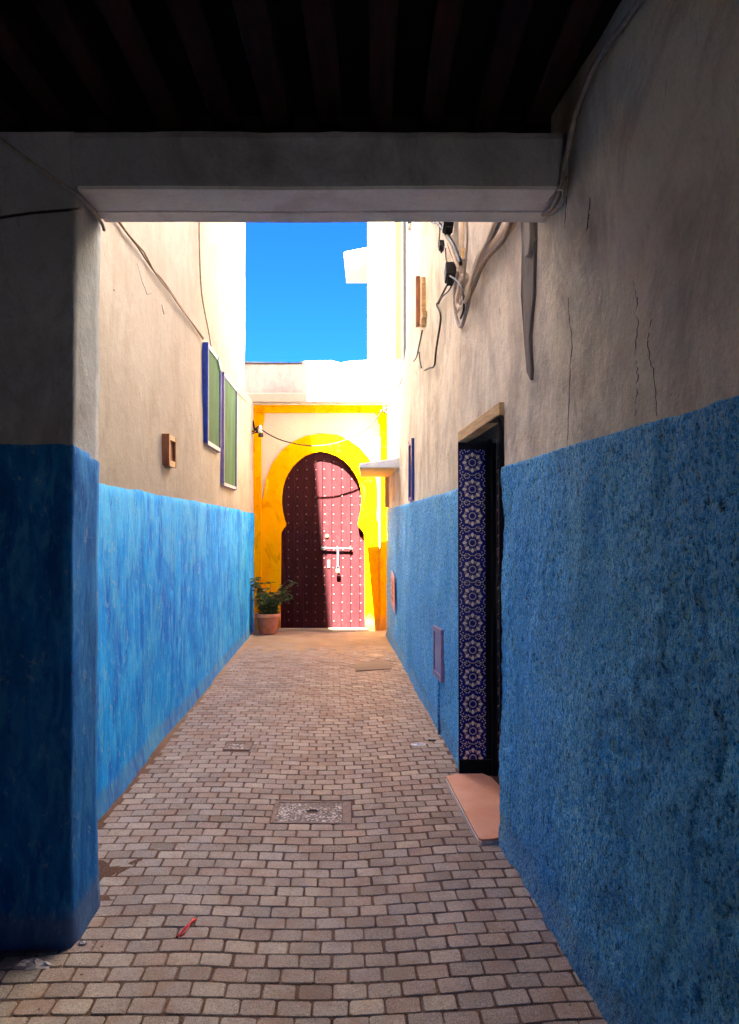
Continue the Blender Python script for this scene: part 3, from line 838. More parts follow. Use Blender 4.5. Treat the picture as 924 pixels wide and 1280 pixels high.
# lintel board over the doorway
def rbox(mb, ya, yb, za0, za1, zb0, zb1, pr, back=.03, xf=right_x):
    mb.add([(xf(ya)-pr, ya, za0), (xf(ya)+back, ya, za0), (xf(yb)+back, yb, zb0), (xf(yb)-pr, yb, zb0),
            (xf(ya)-pr, ya, za1), (xf(ya)+back, ya, za1), (xf(yb)+back, yb, zb1), (xf(yb)-pr, yb, zb1)],
           [(0, 1, 2, 3), (7, 6, 5, 4), (0, 4, 5, 1), (1, 5, 6, 2), (2, 6, 7, 3), (3, 7, 4, 0)])
a = MB(); rbox(a, D0-.01, D1-.002, 2.168, 2.235, 2.135, 2.205, .018, .05); lb = recalc(part(a, 'lintel_board', M['wood'], RB, bev=.006))
# narrow blue window
a = MB(); rbox(a, 7.72, 7.78, 1.86, 2.50, 1.86, 2.50, .03); rbox(a, 8.0, 8.05, 1.86, 2.50, 1.86, 2.50, .03); rbox(a, 7.78, 8.0, 2.45, 2.499, 2.45, 2.499, .028); rbox(a, 7.78, 8.0, 1.861, 1.90, 1.861, 1.90, .028)
nw = recalc(part(a, 'window', M['blueframe'], RB)); nw['label'] = 'narrow dark blue window above the stucco'
a = MB(); rbox(a, 7.78, 8.0, 1.90, 2.45, 1.90, 2.45, .008); recalc(part(a, 'pane', M['iron'], nw))
# meter cover
a = MB(); rbox(a, 5.62, 6.06, .43, .47, .41, .45, .042); rbox(a, 5.62, 6.06, .78, .82, .76, .80, .042); rbox(a, 5.62, 5.66, .471, .779, .471, .779, .040); rbox(a, 6.02, 6.06, .451, .759, .451, .759, .040)
mc = recalc(part(a, 'meter_cover', M['purpleframe'], RB)); a = MB(); rbox(a, 5.66, 6.02, .47, .78, .45, .76, .030); recalc(part(a, 'cover_panel', M['cover'], mc))
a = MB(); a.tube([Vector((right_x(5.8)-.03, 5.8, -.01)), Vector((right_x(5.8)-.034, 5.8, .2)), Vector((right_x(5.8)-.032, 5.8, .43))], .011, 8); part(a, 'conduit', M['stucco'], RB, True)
# canopy over the alley end
CY0, CY1 = 9.40, 10.94
a = MB(); a.box((-.122, CY0+.004, 2.298), (right_x(CY1)+.05, CY1, 2.325)); cn = part(a, 'canopy', M['canopy_edge'], RB, bev=.004)
a = MB(); xl, xr = -.135, right_x(CY0)+.03
a.add([(xl, CY0-.01, 2.326), (xr, CY0-.01, 2.326), (xr, CY1+.01, 2.326), (xl, CY1+.01, 2.326), (xl+.01, CY0, 2.375), (xr, CY0+.02, 2.455), (xr, CY1-.02, 2.455), (xl+.01, CY1-.02, 2.375)],
      [(0, 3, 2, 1), (4, 5, 6, 7), (0, 1, 5, 4), (1, 2, 6, 5), (2, 3, 7, 6), (3, 0, 4, 7)])
part(a, 'canopy_top', M['canopy'], cn, bev=.008)
a = MB(); a.box((right_x(10.9)-.05, 10.80, 1.86), (right_x(10.9)+.02, 10.88, 2.297)); part(a, 'bounce_strip', M['canopy_edge'], cn)  # ochre strip stands in for bounced light on the wall end
# hanging cement fin and broken plaster near the beam
a = MB()
FA = [(650, 240), (670, 240), (670, 300), (668, 370), (663, 420), (666, 462), (665, 476), (660, 466), (656, 430), (653, 370), (652, 310)]
def fin(pts, th, off, name, mat, extra=0):
    P = [rw(*p) for p in pts]
    for q in P: q.x = right_x(q.y) - dr(q) + off
    n = len(P); m = MB(); vs = [p+Vector((-th, 0, 0)) for p in P]+[p.copy() for p in P]
    m.add(vs, [tuple(range(n)), tuple(range(2*n-1, n-1, -1))]+[(i, (i+1) % n, n+(i+1) % n, n+i) for i in range(n)])
    return recalc(part(m, name, mat, RB, bev=.006))
fin(FA, .045, .03, 'cement_fin', M['fin'])
fin([(660, 262), (669, 262), (670, 300), (668, 318), (663, 322), (661, 300)], .075, .04, 'plaster_flake', M['white'])
# cracks
crack(RB, [(713, 372), (718, 430), (716, 480), (712, 560)], rw, .004, -1)
crack(RB, [(797, 350), (800, 380), (798, 430), (800, 470), (797, 520)], rw, .008, -1)
crack(RB, [(818, 400), (812, 430), (822, 470), (826, 520)], rw, .005, -1)
crack(RB, [(709, 243), (708, 285)], rw, .012, -1)
crack(RB, [(741, 245), (739, 270), (737, 288)], rw, .009, -1)
crack(RB, [(547, 585), (548, 600)], rw, .012, -1)
crack(RB, [(621, 385), (622, 395)], rw, .006, -1)

# ------------------------------------------------------------------ GATEWAY at the alley's end
GY = 11.57
GW = empty('gateway', 'yellow framed horseshoe arch gateway closing the far end of the alley', 'gateway', (-.6, GY+.2, 0))
def zp(x, y): return (280+x/3.367, 430+y/3.367)
def gp(pt, d=GY): p = at(*zp(*pt), d); return (p.x, p.z)
inner = [(237, 1240), (240, 800), (243, 790), (252, 775), (260, 768), (262, 757), (255, 740), (247, 705), (243, 675), (243, 640), (247, 610), (255, 578), (270, 545), (290, 515), (315, 490), (342, 470), (375, 458), (408, 452), (440, 458), (475, 471), (505, 490), (532, 517), (553, 548), (569, 582), (577, 615), (580, 645), (579, 675), (574, 710), (567, 740), (564, 757), (567, 768), (576, 777), (586, 790), (591, 800), (595, 1240)]
inner_w = [gp(p) for p in inner]
inner_w[0] = (inner_w[0][0], -.1); inner_w[-1] = (inner_w[-1][0], -.1)
ax, ay, az = Vector((1, 0, 0)), Vector((0, 0, 1)), Vector((0, .058, 0))
def wallpoly(outer, extra_z=None):   # outer loop joined round the arch opening (open at the ground)
    return outer + list(reversed(inner_w))
WZ = 3.50
a = MB()
left_half = [(-1.95, -.1)] + [(-1.95, WZ), (.62, WZ), (.62, -.1)]
hcx = sum(p[0] for p in inner_w)/len(inner_w)
big = [(hcx+(x-hcx)*1.05, z if z < 0 else 1.0+(z-1.0)*1.02) for x, z in inner_w]
a.prism([left_half + list(reversed(big))], Vector((0, GY, 0)), ax, ay, az)
part(a, 'wall', M['cream_gate'], GW)
# yellow arch field
outer = [(158, 1240), (158, 655), (166, 650), (170, 610), (180, 562), (203, 505), (240, 452), (290, 412), (345, 387), (412, 377), (475, 383), (525, 402), (572, 436), (610, 480), (634, 530), (645, 585), (648, 640), (644, 700), (646, 745), (652, 745), (656, 1240)]
outer_w = [gp(p) for p in outer]; outer_w[0] = (outer_w[0][0], -.1); outer_w[-1] = (outer_w[-1][0], -.1)
a = MB(); a.prism([outer_w + list(reversed(inner_w))], Vector((0, GY-.022, 0)), ax, ay, Vector((0, .076, 0)))
part(a, 'arch_surround', M['yellow'], GW)
# pilasters with flared capitals
def pil(pts, name='pilaster'):
    a = MB(); L = [gp(p, GY-.05) for p in pts]; a.prism([L], Vector((0, GY-.055, 0)), ax, ay, Vector((0, .055, 0))); return part(a, name, M['yellow'], GW)
p = pil([(122, 1245), (122, 355), (116, 348), (116, 326), (110, 300), (107, 290), (170, 290), (168, 326), (164, 330), (164, 350), (157, 357), (157, 1245)])
a = MB(); x0, z0 = gp((112, 330), GY-.06); x1, z1 = gp((168, 324), GY-.06); a.box((x0, GY-.068, z0), (x1, GY-.05, z1)); part(a, 'capital_ring', M['yellow'], p)
p = pil([(657, 1245), (657, 340), (650, 330), (645, 300), (636, 290), (712, 290), (706, 310), (700, 330), (697, 345), (697, 1245)])
a = MB(); x0, z0 = gp((648, 330), GY-.06); x1, z1 = gp((706, 324), GY-.06); a.box((x0, GY-.068, z0), (x1, GY-.05, z1)); part(a, 'capital_ring', M['yellow'], p)
a = MB(); x0, z0 = gp((106, 289), GY-.05); x1, z1 = gp((714, 249), GY-.05); a.box((x0, GY-.058, z0), (x1, GY+.001, z1)); part(a, 'entablature', M['yellow'], GW, bev=.01)
# cornice slab, wavy edges
mb = MB(); n = 50
zc0 = at(400, 502, GY-.29).z; zc1 = at(400, 491, GY-.29).z
for i in range(n+1):
    x = -1.93+(.42+1.93)*i/n; w_ = .006*nz(x*2, 1, 1)
    r_ = [(GY-.29+w_, zc0+.004*nz(x*5, 1, 0)), (GY-.295+w_, zc1-.01), (GY-.28+w_, zc1+.004*nz(x*6, 2, 0)+.008*nz(x*1.5, 0, 9)), (GY+.12, zc1+.03), (GY+.12, zc0+.03), (GY-.05, zc0+.012)]
    mb.v += [(x, y, z) for y, z in r_]
for i in range(n):
    for j in range(6): mb.f.append((i*6+j, i*6+(j+1) % 6, (i+1)*6+(j+1) % 6, (i+1)*6+j))
mb.f += [(0, 1, 2, 3, 4, 5), tuple(n*6+k for k in range(5, -1, -1))]
recalc(part(mb, 'cornice', M['white'], GW))
a = MB(); a.box((-1.93, GY-.12, zc0-.015), (.40, GY+.001, zc0+.01)); part(a, 'cornice_moulding', M['cream_gate'], GW, bev=.012)
# parapet with an uneven top
mb = MB(); PY = GY+.125
top = [(-2.1, 452), (-1.6, 452.5), (-1.1, 453), (-1.02, 451), (-.6, 450.5), (-.45, 453.5), (-.3, 451), (0.0, 450), (.5, 450)]
L = [(-2.1, zc1-.05)] + [(x, at(400, y, PY).z+.004*nz(x*9, 0, 0)) for x, y in top] + [(.5, zc1-.05)]
mb.prism([L], Vector((0, PY, 0)), ax, ay, Vector((0, .22, 0)), back=True); part(mb, 'parapet', M['parapet'], GW)
mb = MB()
for i in range(14):
    x = -2.1+i*.075; mb.box((x, PY-.012, at(400, 455.5, PY).z+.006*nz(i, 0, 0)), (x+.0745, PY-.001, at(400, 453.3, PY).z))
part(mb, 'coping_strip', M['iron'], GW)  # thin dark pieces along the left part of the parapet top
a = MB(); q0 = at(446, 474, PY-.2); q1 = at(470, 461, PY-.2); a.box((q0.x, PY-.2, q0.z), (q1.x, PY-.002, q1.z)); part(a, 'vent_box', M['white'], GW, bev=.01)
a = MB()
for xx in (405, 415):
    q = at(xx, 490, PY); q2 = at(xx+1, 462, PY); a.tube([(q.x, PY-.012, q.z), (q2.x, PY-.012, q2.z)], .012, 8)
q = at(405, 474, PY); q2 = at(415, 474, PY); a.tube([(q.x, PY-.012, q.z), (q2.x, PY-.012, q2.z)], .009, 8)
part(a, 'plaster_pipe', M['parapet'], GW, True)
# the door: planks, studs, bolt
DY = GY+.066
xs0 = at(349, 700, DY).x-.05; xs1 = at(457.5, 700, DY).x+.05
dr_ = MB(); dr_.box((xs0, DY+.03, .0), (xs1, DY+.06, 2.86)); door = part(dr_, 'door', M['door'], GW)
npl = 10; pw = (xs1-xs0)/npl
for i in range(npl):
    a = MB(); off = random.uniform(0, .004); a.box((xs0+i*pw+.0025, DY-off, .008), (xs0+(i+1)*pw-.0025, DY+.031, 2.84)); part(a, 'plank', M['door'], door, bev=.004)
sp = 37.3
a = MB()
for r in range(21):
    for c in range(9):
        X = 272+c*37.9; Y = 492+r*sp+ (1.5 if c % 2 else 0)
        # only studs that show inside the opening
        if Y < 770:
            t = (X-411)/168; 
            if abs(t) > 1 or Y < 470+150*(1-math.sqrt(1-min(1, t*t))): continue
        q = at(*zp(X+random.uniform(-1.5, 1.5), Y+random.uniform(-1.5, 1.5)), DY)
        if q.z < .06: continue
        a.lathe((q.x, DY+.002, q.z), [(.0115, 0), (.0105, .006), (.005, .010), (.0005, .011)], 8, 'Y', False)
part(a, 'door_stud', M['stud'], door, True, kind='stuff')
a = MB()
b0 = at(401, 685, DY-.04); b1 = at(441, 686, DY-.04)
a.tube([(b0.x, DY-.04, b0.z), (b1.x, DY-.04, b1.z)], .013, 10)
bolt = part(a, 'door_bolt', M['steel'], door, True)
for t in (.03, .14, .52, .93):
    a = MB(); x = b0.x+(b1.x-b0.x)*t; a.box((x-.014, DY-.055, b0.z-.03), (x+.014, DY-.003, b0.z+.03))
    part(a, 'bolt_staple', M['iron'], door, bev=.004)
a = MB(); h0 = at(422.5, 688, DY-.05); a.box((h0.x-.016, DY-.062, h0.z-.245), (h0.x+.016, DY-.048, h0.z+.01)); part(a, 'hasp', M['steel'], door, bev=.003)
a = MB(); q = at(409, 670.5, DY); a.lathe((q.x, DY, q.z), [(.034, 0), (.03, .012), (.012, .02), (.0005, .02)], 16, 'Y'); part(a, 'door_knob', M['brass'], door, True)
a = MB(); q = at(411, 705, DY); a.box((q.x-.022, DY-.012, q.z-.06), (q.x+.022, DY-.002, q.z+.06)); part(a, 'keyhole_plate', M['stud'], door, bev=.004)
# threshold strip
a = MB(); a.box((xs0+.0, GY-.06, -.06), (xs1, GY+.064, .022)); part(a, 'threshold', M['sand'], GW, bev=.01)

pl = empty('padlock', 'small brass padlock hanging from the hasp of the maroon door', 'padlock', (h0.x, DY-.075, h0.z-.275))
a = MB(); a.box((-.030, -.014, -.065), (.030, .014, -.010)); o = a.build('lock_body', M['brass'], pl); bevel(o, .006)
a = MB(); a.tube([(-.018, 0, -.012), (-.018, 0, .02), (-.010, 0, .036), (0, 0, .041), (.010, 0, .036), (.018, 0, .02), (.018, 0, -.012)], .006, 8, 3); a.build('shackle', M['steel'], pl, True)

# ------------------------------------------------------------------ TOWER behind on the right
TB = empty('tower_house', 'sunlit cream house with a small balcony rising behind the gateway on the right', 'building', (.3, 12.6, 0))
TY = 12.45
a = MB(); a.box((at(459.5, 400, TY).x, TY, 0), (.425, TY+4, 13.5)); part(a, 'wall', M['tower'], TB, bev=.02)
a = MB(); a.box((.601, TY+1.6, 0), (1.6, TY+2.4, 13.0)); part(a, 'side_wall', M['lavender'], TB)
a = MB(); a.box((.72, TY+.05, 0), (12, TY+4, 15.0)); part(a, 'bounce_wing_right', M['tower'], TB)  # unseen wing added to bounce sunlight into the alley
a = MB(); a.box((-12, TY+.05, 0), (-2.35, TY+.6, 15.0)); part(a, 'bounce_wing_left', M['bright'], TB)  # added out of view as a bright reflector for the right wall
a = MB(); a.box((.426, TY+1.0, 0), (.60, TY+3.4, 13.4)); part(a, 'corner_strip', M['tower'], TB, bev=.012)
a = MB(); xl = at(430, 322, 12.6).x
a.add([(xl, 12.6, 6.10), (-.03, 12.6, 6.10), (-.03, 13.9, 6.10), (xl, 13.9, 6.10), (xl, 12.6, 6.22), (-.03, 12.6, 6.30), (-.03, 13.9, 6.30), (xl, 13.9, 6.22)],
      [(0, 3, 2, 1), (4, 5, 6, 7), (0, 1, 5, 4), (1, 2, 6, 5), (2, 3, 7, 6), (3, 0, 4, 7)])
part(a, 'balcony_slab', M['tower'], TB, bev=.015)

# ------------------------------------------------------------------ cables, boxes and fittings
def cable(pts, r, name, mat, label, cat='cable', smooth=4, grp=None):
    m = MB(); m.tube(pts, r, 6, smooth); o = m.build(name, M[mat], None, True); return tag(o, label, cat, grp)
def lwo(px, py, off=.02):
    p = lw(px, py); e = off + dl(p); return line_hit(px, py, LWALL[0]+e, LWALL[1])
def rwo(px, py, off=.025):
    p = rw(px, py); e = off + dr(p); L_ = RNEAR if px > 580 else RFAR
    return line_hit(px, py, L_[0]-e, L_[1])
cc = empty('cable_bundle', 'dusty brown cable bundle running diagonally down the cream left wall to the windows', 'cable', (-1.5, 6, 3.4))
a = MB(); a.tube([lwo(*p) for p in ((138, 258), (145, 272), (158, 290), (172, 308), (190, 335), (205, 352), (225, 382), (240, 403), (254, 424))], .007, 6, 4)
c1 = part(a, 'cable', M['brown_cable'], cc, True)
a = MB(); a.tube([lwo(p[0], p[1], .03) for p in ((139, 256), (147, 272), (160, 292), (178, 312), (183, 320), (196, 344), (214, 367), (227, 386), (241, 404), (255, 423))], .006, 6, 4)
part(a, 'cable', M['brown_cable'], cc, True)
cable([lwo(*p) for p in ((249, 262), (249, 290), (250, 330), (252, 365), (257, 395), (261, 415), (264, 434))], .007, 'drop_cable', 'brown_cable', 'thin cable dropping straight down the left wall to the first window')
cable([lwo(*p) for p in ((270, 453), (276, 462), (291, 484), (300, 494), (309, 503))], .006, 'window_cable', 'brown_cable', 'short thin cable from the second window towards the gateway corner')
a = MB(); p = lwo(272, 453, .03); a.box((p.x-.03, p.y-.09, p.z-.05), (p.x+.03, p.y+.06, p.z+.01), ('X', -.5)); tag(a.build('junction_box', M['greenmetal']), 'small green junction box between the two green paned windows', 'junction box')
# catenary across the gateway
CD = 11.2
cable([at(x, y, CD) for x, y in ((327, 537), (340, 545), (358, 552), (385, 557), (410, 556), (435, 549), (455, 538), (470, 524), (477, 513))], .009, 'overhead_cable', 'cable', 'black cable sagging across the front of the yellow gateway')
# left cluster of fittings
lf_ = empty('cable_fitting', 'tangle of insulator and clamps on the left yellow pilaster', 'cable fitting', at(321, 537, 11.3))
a = MB()
a.tube([(-.07, .1, .14), (-.045, .03, .05), (-.03, 0, -.01)], .016, 6); a.tube([(-.10, .1, .02), (-.05, 0, -.03), (0, -.03, .02), (.04, -.03, .05)], .012, 6, 3)
a.tube([(-.1, .1, -.04), (-.03, 0, -.05), (.02, 0, -.02), (.06, 0, 0)], .010, 6, 3); a.lathe((.02, 0, -.02), [(.03, -.03), (.04, 0), (.03, .03)], 10, cap=True); a.build('bracket', M['cable'], lf_, True)
a = MB(); a.lathe((.055, -.02, -.02), [(.022, -.03), (.034, -.02), (.034, .03), (.024, .05), (.026, .075), (.012, .085)], 12, cap=True); a.build('insulator', M['ceramic'], lf_, True)
a = MB(); a.lathe((.065, -.02, -.085), [(.03, -.03), (.042, -.02), (.036, .03)], 12, cap=True); a.build('clamp', M['iron'], lf_, True)
rf_ = empty('cable_fitting', 'white bracket and black clamps on the right yellow pilaster under the cornice', 'cable fitting', at(480, 512, 11.3))
a = MB(); a.tube([(0, 0, .10), (.002, 0, -.02), (.05, .1, -.03)], .010, 6); a.build('bracket', M['paper'], rf_, True)
a = MB(); a.tube([(-.05, -.05, -.02), (0, 0, -.0), (.05, .0, .03), (.09, .03, .02)], .012, 6, 3); a.tube([(0, 0, -.05), (.05, -.02, .0), (.1, 0, .06)], .008, 6, 3); a.lathe((.07, 0, -.01), [(.02, -.02), (.026, 0), (.02, .02)], 8, cap=True); a.build('clamp', M['cable'], rf_, True)
lp = empty('pipe_outlet', 'small verdigris cap on a bent pipe standing on the white cornice', 'pipe', at(482.5, 490, 11.5))
a = MB(); a.tube([(0, 0, .14), (0, 0, .05), (.015, 0, .02), (.05, 0, .01), (.16, 0, .01)], .010, 6, 3); a.build('pipe', M['cream_cable'], lp, True)
a = MB(); a.lathe((0, 0, .14), [(.035, 0), (.03, .03), (.022, .05), (.02, .09), (.006, .12)], 10, cap=True); a.build('cap', M['greenmetal'], lp, True)
# edge cable on the right building's end
cable([rwo(*p) for p in ((528, 413), (524, 432), (520, 448))] + [at(512, 456, 8.6), at(504, 468, 9.0), at(500, 478, 9.2), at(497, 492, 9.8), at(494, 505, 10.6), at(488, 510, 11.2)], .007, 'edge_cable', 'cable', 'thin dark cable following the sloping end of the right hand wall down to the gateway')
cable([rwo(524, 440), rwo(525, 450), rwo(527, 460)], .007, 'cable_stub', 'cable', 'short loose cable end hanging below the wooden batten')
cable([rwo(*p) for p in ((563, 349), (556, 362), (549, 376), (546, 381), (550, 390), (551, 400), (548, 420), (545, 440), (543, 457), (537, 460), (531, 463))], .008, 'twisted_cable', 'cable', 'dark twisted cable hanging down the cream wall from the lower black box')
cable([rwo(p[0], p[1], .035) for p in ((568, 348), (562, 362), (552, 372), (548, 380))], .007, 'loop_cable', 'cable', 'second short dark wire looping beside the twisted cable under the lower black box')
for (px, py, lab) in ((560, 278, 'upper black splice box in the cable tangle just under the beam'), (563, 341, 'lower black splice box in the cable tangle on the right wall'), (522, 270, 'dark clamp at the left end of the cable tangle, close under the beam'), (552, 307, 'small dark clip dangling from the upper splice box')):
    p = rwo(px, py, .06); s = .045 if px not in (522, 552) else .025
    m = MB(); m.box((p.x-s*.8, p.y-s*1.3, p.z-s*1.1), (p.x+s*.8, p.y+s*1.3, p.z+s*1.1), ('X', .35+px*.01)); m.box((p.x-s*.5, p.y-s*.8, p.z-s*1.6), (p.x+s*.5, p.y+s*.9, p.z-s*.3), ('X', -.5)); o = m.build('splice_box', M['cable']); bevel(o, .008)
    tag(o, lab, 'cable box')
cable([rwo(p[0], p[1], .06) for p in ((522, 270), (532, 270), (543, 274), (550, 281), (556, 290), (566, 304), (572, 318), (576, 330))], .013, 'spliced_cable', 'cable', 'thick dark to cream cable passing between the splice boxes under the beam')
cable([rwo(p[0], p[1], .05) for p in ((556, 285), (560, 300), (566, 315), (573, 335))], .012, 'sleeve_cable', 'cream_cable', 'cream sleeved cable joining the vertical pipe at the tangle')
cable([rwo(p[0], p[1], .03) for p in ((557, 310), (558, 325), (562, 336))], .006, 'hanging_wire', 'brown_cable', 'thin brown wire hanging between the two black splice boxes')
cable([rwo(p[0], p[1], .04) for p in ((562, 338), (568, 328), (575, 324), (583, 325))], .007, 'tie_wire', 'cable', 'black tie wire wrapped round the vertical cream pipe')
m = MB(); m.tube([rwo(577.5, 245, .03), rwo(578, 345, .03)], .022, 10); tag(m.build('vertical_pipe', M['pvc'], None, True), 'short vertical cream pipe coming down from behind the beam beside the tangle', 'pipe')
m = MB(); m.tube([rwo(579.8, 310, .03), rwo(576, 375, .03)], .014, 8); tag(m.build('lower_conduit', M['wood'], None, True), 'thin brown stained conduit continuing below the vertical cream pipe', 'pipe')
cg = 'thick cables looping down the right wall under the beam'
for i, (pts, r, mt, lab) in enumerate((
    (((668, 258), (646, 264), (636, 285), (618, 305), (603, 325), (594, 345), (586, 365), (578, 378), (574, 381), (574, 370), (581, 345)), .026, 'cream_cable', 'thickest cream cable of the looped bundle below the beam'),
    (((650, 262), (630, 268), (618, 292), (600, 318), (592, 340), (588, 365), (583, 390), (577, 408), (572, 402), (569, 385), (569, 360), (573, 340)), .012, 'grey_cable', 'grey cable making the lowest loop of the bundle'),
    (((672, 262), (647, 264), (630, 300), (612, 320), (602, 335), (592, 360), (583, 378)), .011, 'brown_cable', 'brown cable along the underside of the looped bundle'),
    (((645, 262), (624, 270), (610, 300), (598, 325), (590, 350), (584, 372), (576, 384), (572, 378), (576, 350)), .012, 'cream_cable', 'thin cream cable along the upper side of the looped bundle'))):
    cable([rwo(p[0], p[1], .03+.012*i) for p in pts], r, 'looped_cable', mt, lab, grp=cg)
cable([rwo(p[0], p[1], .03) for p in ((830, -40), (800, 2), (765, 50), (742, 85), (728, 120), (718, 150), (712, 180), (706, 205), (701, 230), (696, 250), (686, 264), (674, 268), (668, 264))], .011, 'ceiling_cable', 'grey_cable', 'grey cable following the passage ceiling edge down round the beam end on the right')
cable([rwo(p[0], p[1], .05) for p in ((705, 215), (698, 235), (684, 252), (672, 262))], .004, 'thin_wire', 'grey_cable', 'thin pale wire crossing under the right end of the beam')
cable([rwo(p[0], p[1], .02) for p in ((708, 222), (707, 240), (700, 256), (690, 266), (682, 268))], .009, 'beam_cable', 'grey_cable', 'thicker short cable bending under the right end of the beam')
for i, (pts, r, mt, lab) in enumerate((
    (((560, 262), (556, 284), (560, 306), (568, 326), (577, 345), (582, 372)), .006, 'brown_cable', 'thin brown wire dropping past the upper splice box to the loops'),
    (((583, 262), (584, 300), (581, 340), (577, 378), (571, 392)), .007, 'grey_cable', 'grey wire hugging the right side of the vertical cream pipe'),
    (((517, 270), (528, 266), (540, 278), (548, 276), (557, 268)), .006, 'cable', 'short black wire sagging between clamp and upper splice box'),
    (((548, 262), (550, 290), (548, 308), (552, 316)), .005, 'cable', 'thin black wire ending at the small dangling clip'),
    (((563, 345), (572, 352), (578, 362), (580, 385), (576, 398)), .007, 'cable', 'black wire from the lower splice box into the cable loops'))):
    cable([rwo(p[0], p[1], .045+.008*i) for p in pts], r, 'wire', mt, lab)
# left passage cable over the pier
cable([Vector((-1.44, 2.86, 3.10)), Vector((-1.30, 2.865, 2.995)), Vector((-1.16, 2.85, 2.895)), Vector((-1.13, 2.95, 2.885)), Vector((-1.135, 3.15, 2.885)), Vector((-1.14, 3.21, 2.87))], .008, 'pier_cable', 'grey_cable', 'cable slanting across the dark pier top and under the left end of the beam')
cable([Vector((-1.44, 2.868, 2.78)), Vector((-1.3, 2.866, 2.80)), Vector((-1.16, 2.862, 2.81)), Vector((-1.13, 2.92, 2.84))], .005, 'pier_wire', 'cable', 'thin black wire running level across the dark pier just below the beam')
# wooden batten pair on right wall
bt = empty('wooden_batten', 'weathered pair of wooden battens fixed upright on the cream wall left of the cable tangle', 'batten', rwo(530, 375, .0))
for (x0, x1, mt) in ((524, 528, 'brownwood'), (531, 534, 'wood')):
    a = MB(); p0 = rwo(x0+1, 408, .0); p1 = rwo(x0+1, 346, .0)
    a.box((p0.x-.04, p0.y-.04, p0.z), (p0.x+.03, p0.y+.04, p1.z)); part(a, 'batten', M[mt], bt, bev=.004)
a = MB(); p0 = rwo(530, 404, .0); a.box((p0.x-.03, p0.y-.22, p0.z), (p0.x+.01, p0.y+.12, p0.z+.05)); part(a, 'cross_piece', M['wood'], bt)
# insulator on tower side
ins = empty('wall_insulator', 'tiny glass and metal fitting on the pale lavender strip under the beam', 'line_insulator', at(513, 284, 8.0))
a = MB(); a.lathe((0, 0, -.04), [(.02, 0), (.034, .02), (.03, .06), (.018, .08)], 10, cap=True); a.build('glass', M['ceramic'], ins, True)
a = MB(); a.lathe((0, 0, .04), [(.03, 0), (.03, .02), (.008, .04)], 10, cap=True); a.tube([(0, 0, .07), (.05, 0, .1), (.14, -.02, .1)], .006, 6); a.build('holder', M['iron'], ins, True)
# pink notice plate
a = MB()
for nm in (0,):
    y0, y1 = 9.55, 9.95
    A = [Vector((right_x(y)-.035-dr(Vector((right_x(y), y, z))), y, z)) for y, z in ((y0, .50), (y1, .60), (y1-.02, 1.0), (y0+.03, .93))]
    a.add([v+Vector((-.012, 0, 0)) for v in A]+A, [(3, 2, 1, 0), (4, 5, 6, 7), (0, 1, 5, 4), (1, 2, 6, 5), (2, 3, 7, 6), (3, 0, 4, 7)])
npo = recalc(a.build('notice_plate', M['pink'])); tag(npo, 'faded pink notice plate tilted on the blue wall near the gateway', 'sign')
a = MB()
for (t0, t1) in ((.2, .34), (.42, .5), (.58, .66), (.74, .8)):
    P0 = A[0].lerp(A[3], t0); P1 = A[1].lerp(A[2], t0); P2 = A[1].lerp(A[2], t1); P3 = A[0].lerp(A[3], t1)
    o = Vector((-.0135, 0, 0)); Q0 = P0.lerp(P1, .2)+o; Q1 = P0.lerp(P1, .8)+o; Q2 = P3.lerp(P2, .8)+o; Q3 = P3.lerp(P2, .2)+o
    a.quad(Q0, Q1, Q2, Q3)
a.build('faded_print', M['brownwood'], npo)

# ------------------------------------------------------------------ potted plant
PX = at(335, 770, 11.12).x
pp = empty('potted_plant', 'straggly green plant in a terracotta pot at the foot of the yellow gateway', 'plant', (PX, 11.12, .012))
a = MB(); a.lathe((0, 0, 0), [(.0, .0), (.118, .0), (.128, .01), (.165, .235), (.165, .24)], 24); a.lathe((0, 0, 0), [(.155, .27), (.15, .20)], 24)
pot = a.build('pot', M['terracotta'], pp, True)
a = MB(); a.lathe((0, 0, 0), [(.160, .232), (.185, .236), (.190, .25), (.190, .288), (.184, .296), (.162, .296), (.156, .285), (.155, .26)], 24); a.build('pot_rim', M['terracotta'], pot, True)
a = MB(); a.lathe((0, 0, 0), [(.157, .262), (.08, .272), (.001, .268)], 16); a.build('soil', M['soil'], pp, True)
stems = MB(); leaves = MB(); rp = random.Random(5)
def leaf_at(p, d, L, Wd):
    d = d.normalized(); s = d.cross(Vector((0, 0, 1)))
    if s.length < .1: s = Vector((1, 0, 0))
    s.normalize(); s = Matrix.Rotation(rp.uniform(-.9, .9), 3, d) @ s; up = s.cross(d)
    b = p+d*L*.5-up*L*.06; t = p+d*L-up*L*.25
    leaves.add([p, p+d*L*.25+s*Wd*.4, b+s*Wd*.5, p+d*L*.8+s*Wd*.3-up*L*.13, t, p+d*L*.8-s*Wd*.3-up*L*.13, b-s*Wd*.5, p+d*L*.25-s*Wd*.4, b-up*L*.05],
               [(0, 1, 8), (1, 2, 8), (2, 3, 8), (3, 4, 8), (4, 5, 8), (5, 6, 8), (6, 7, 8), (7, 0, 8)])
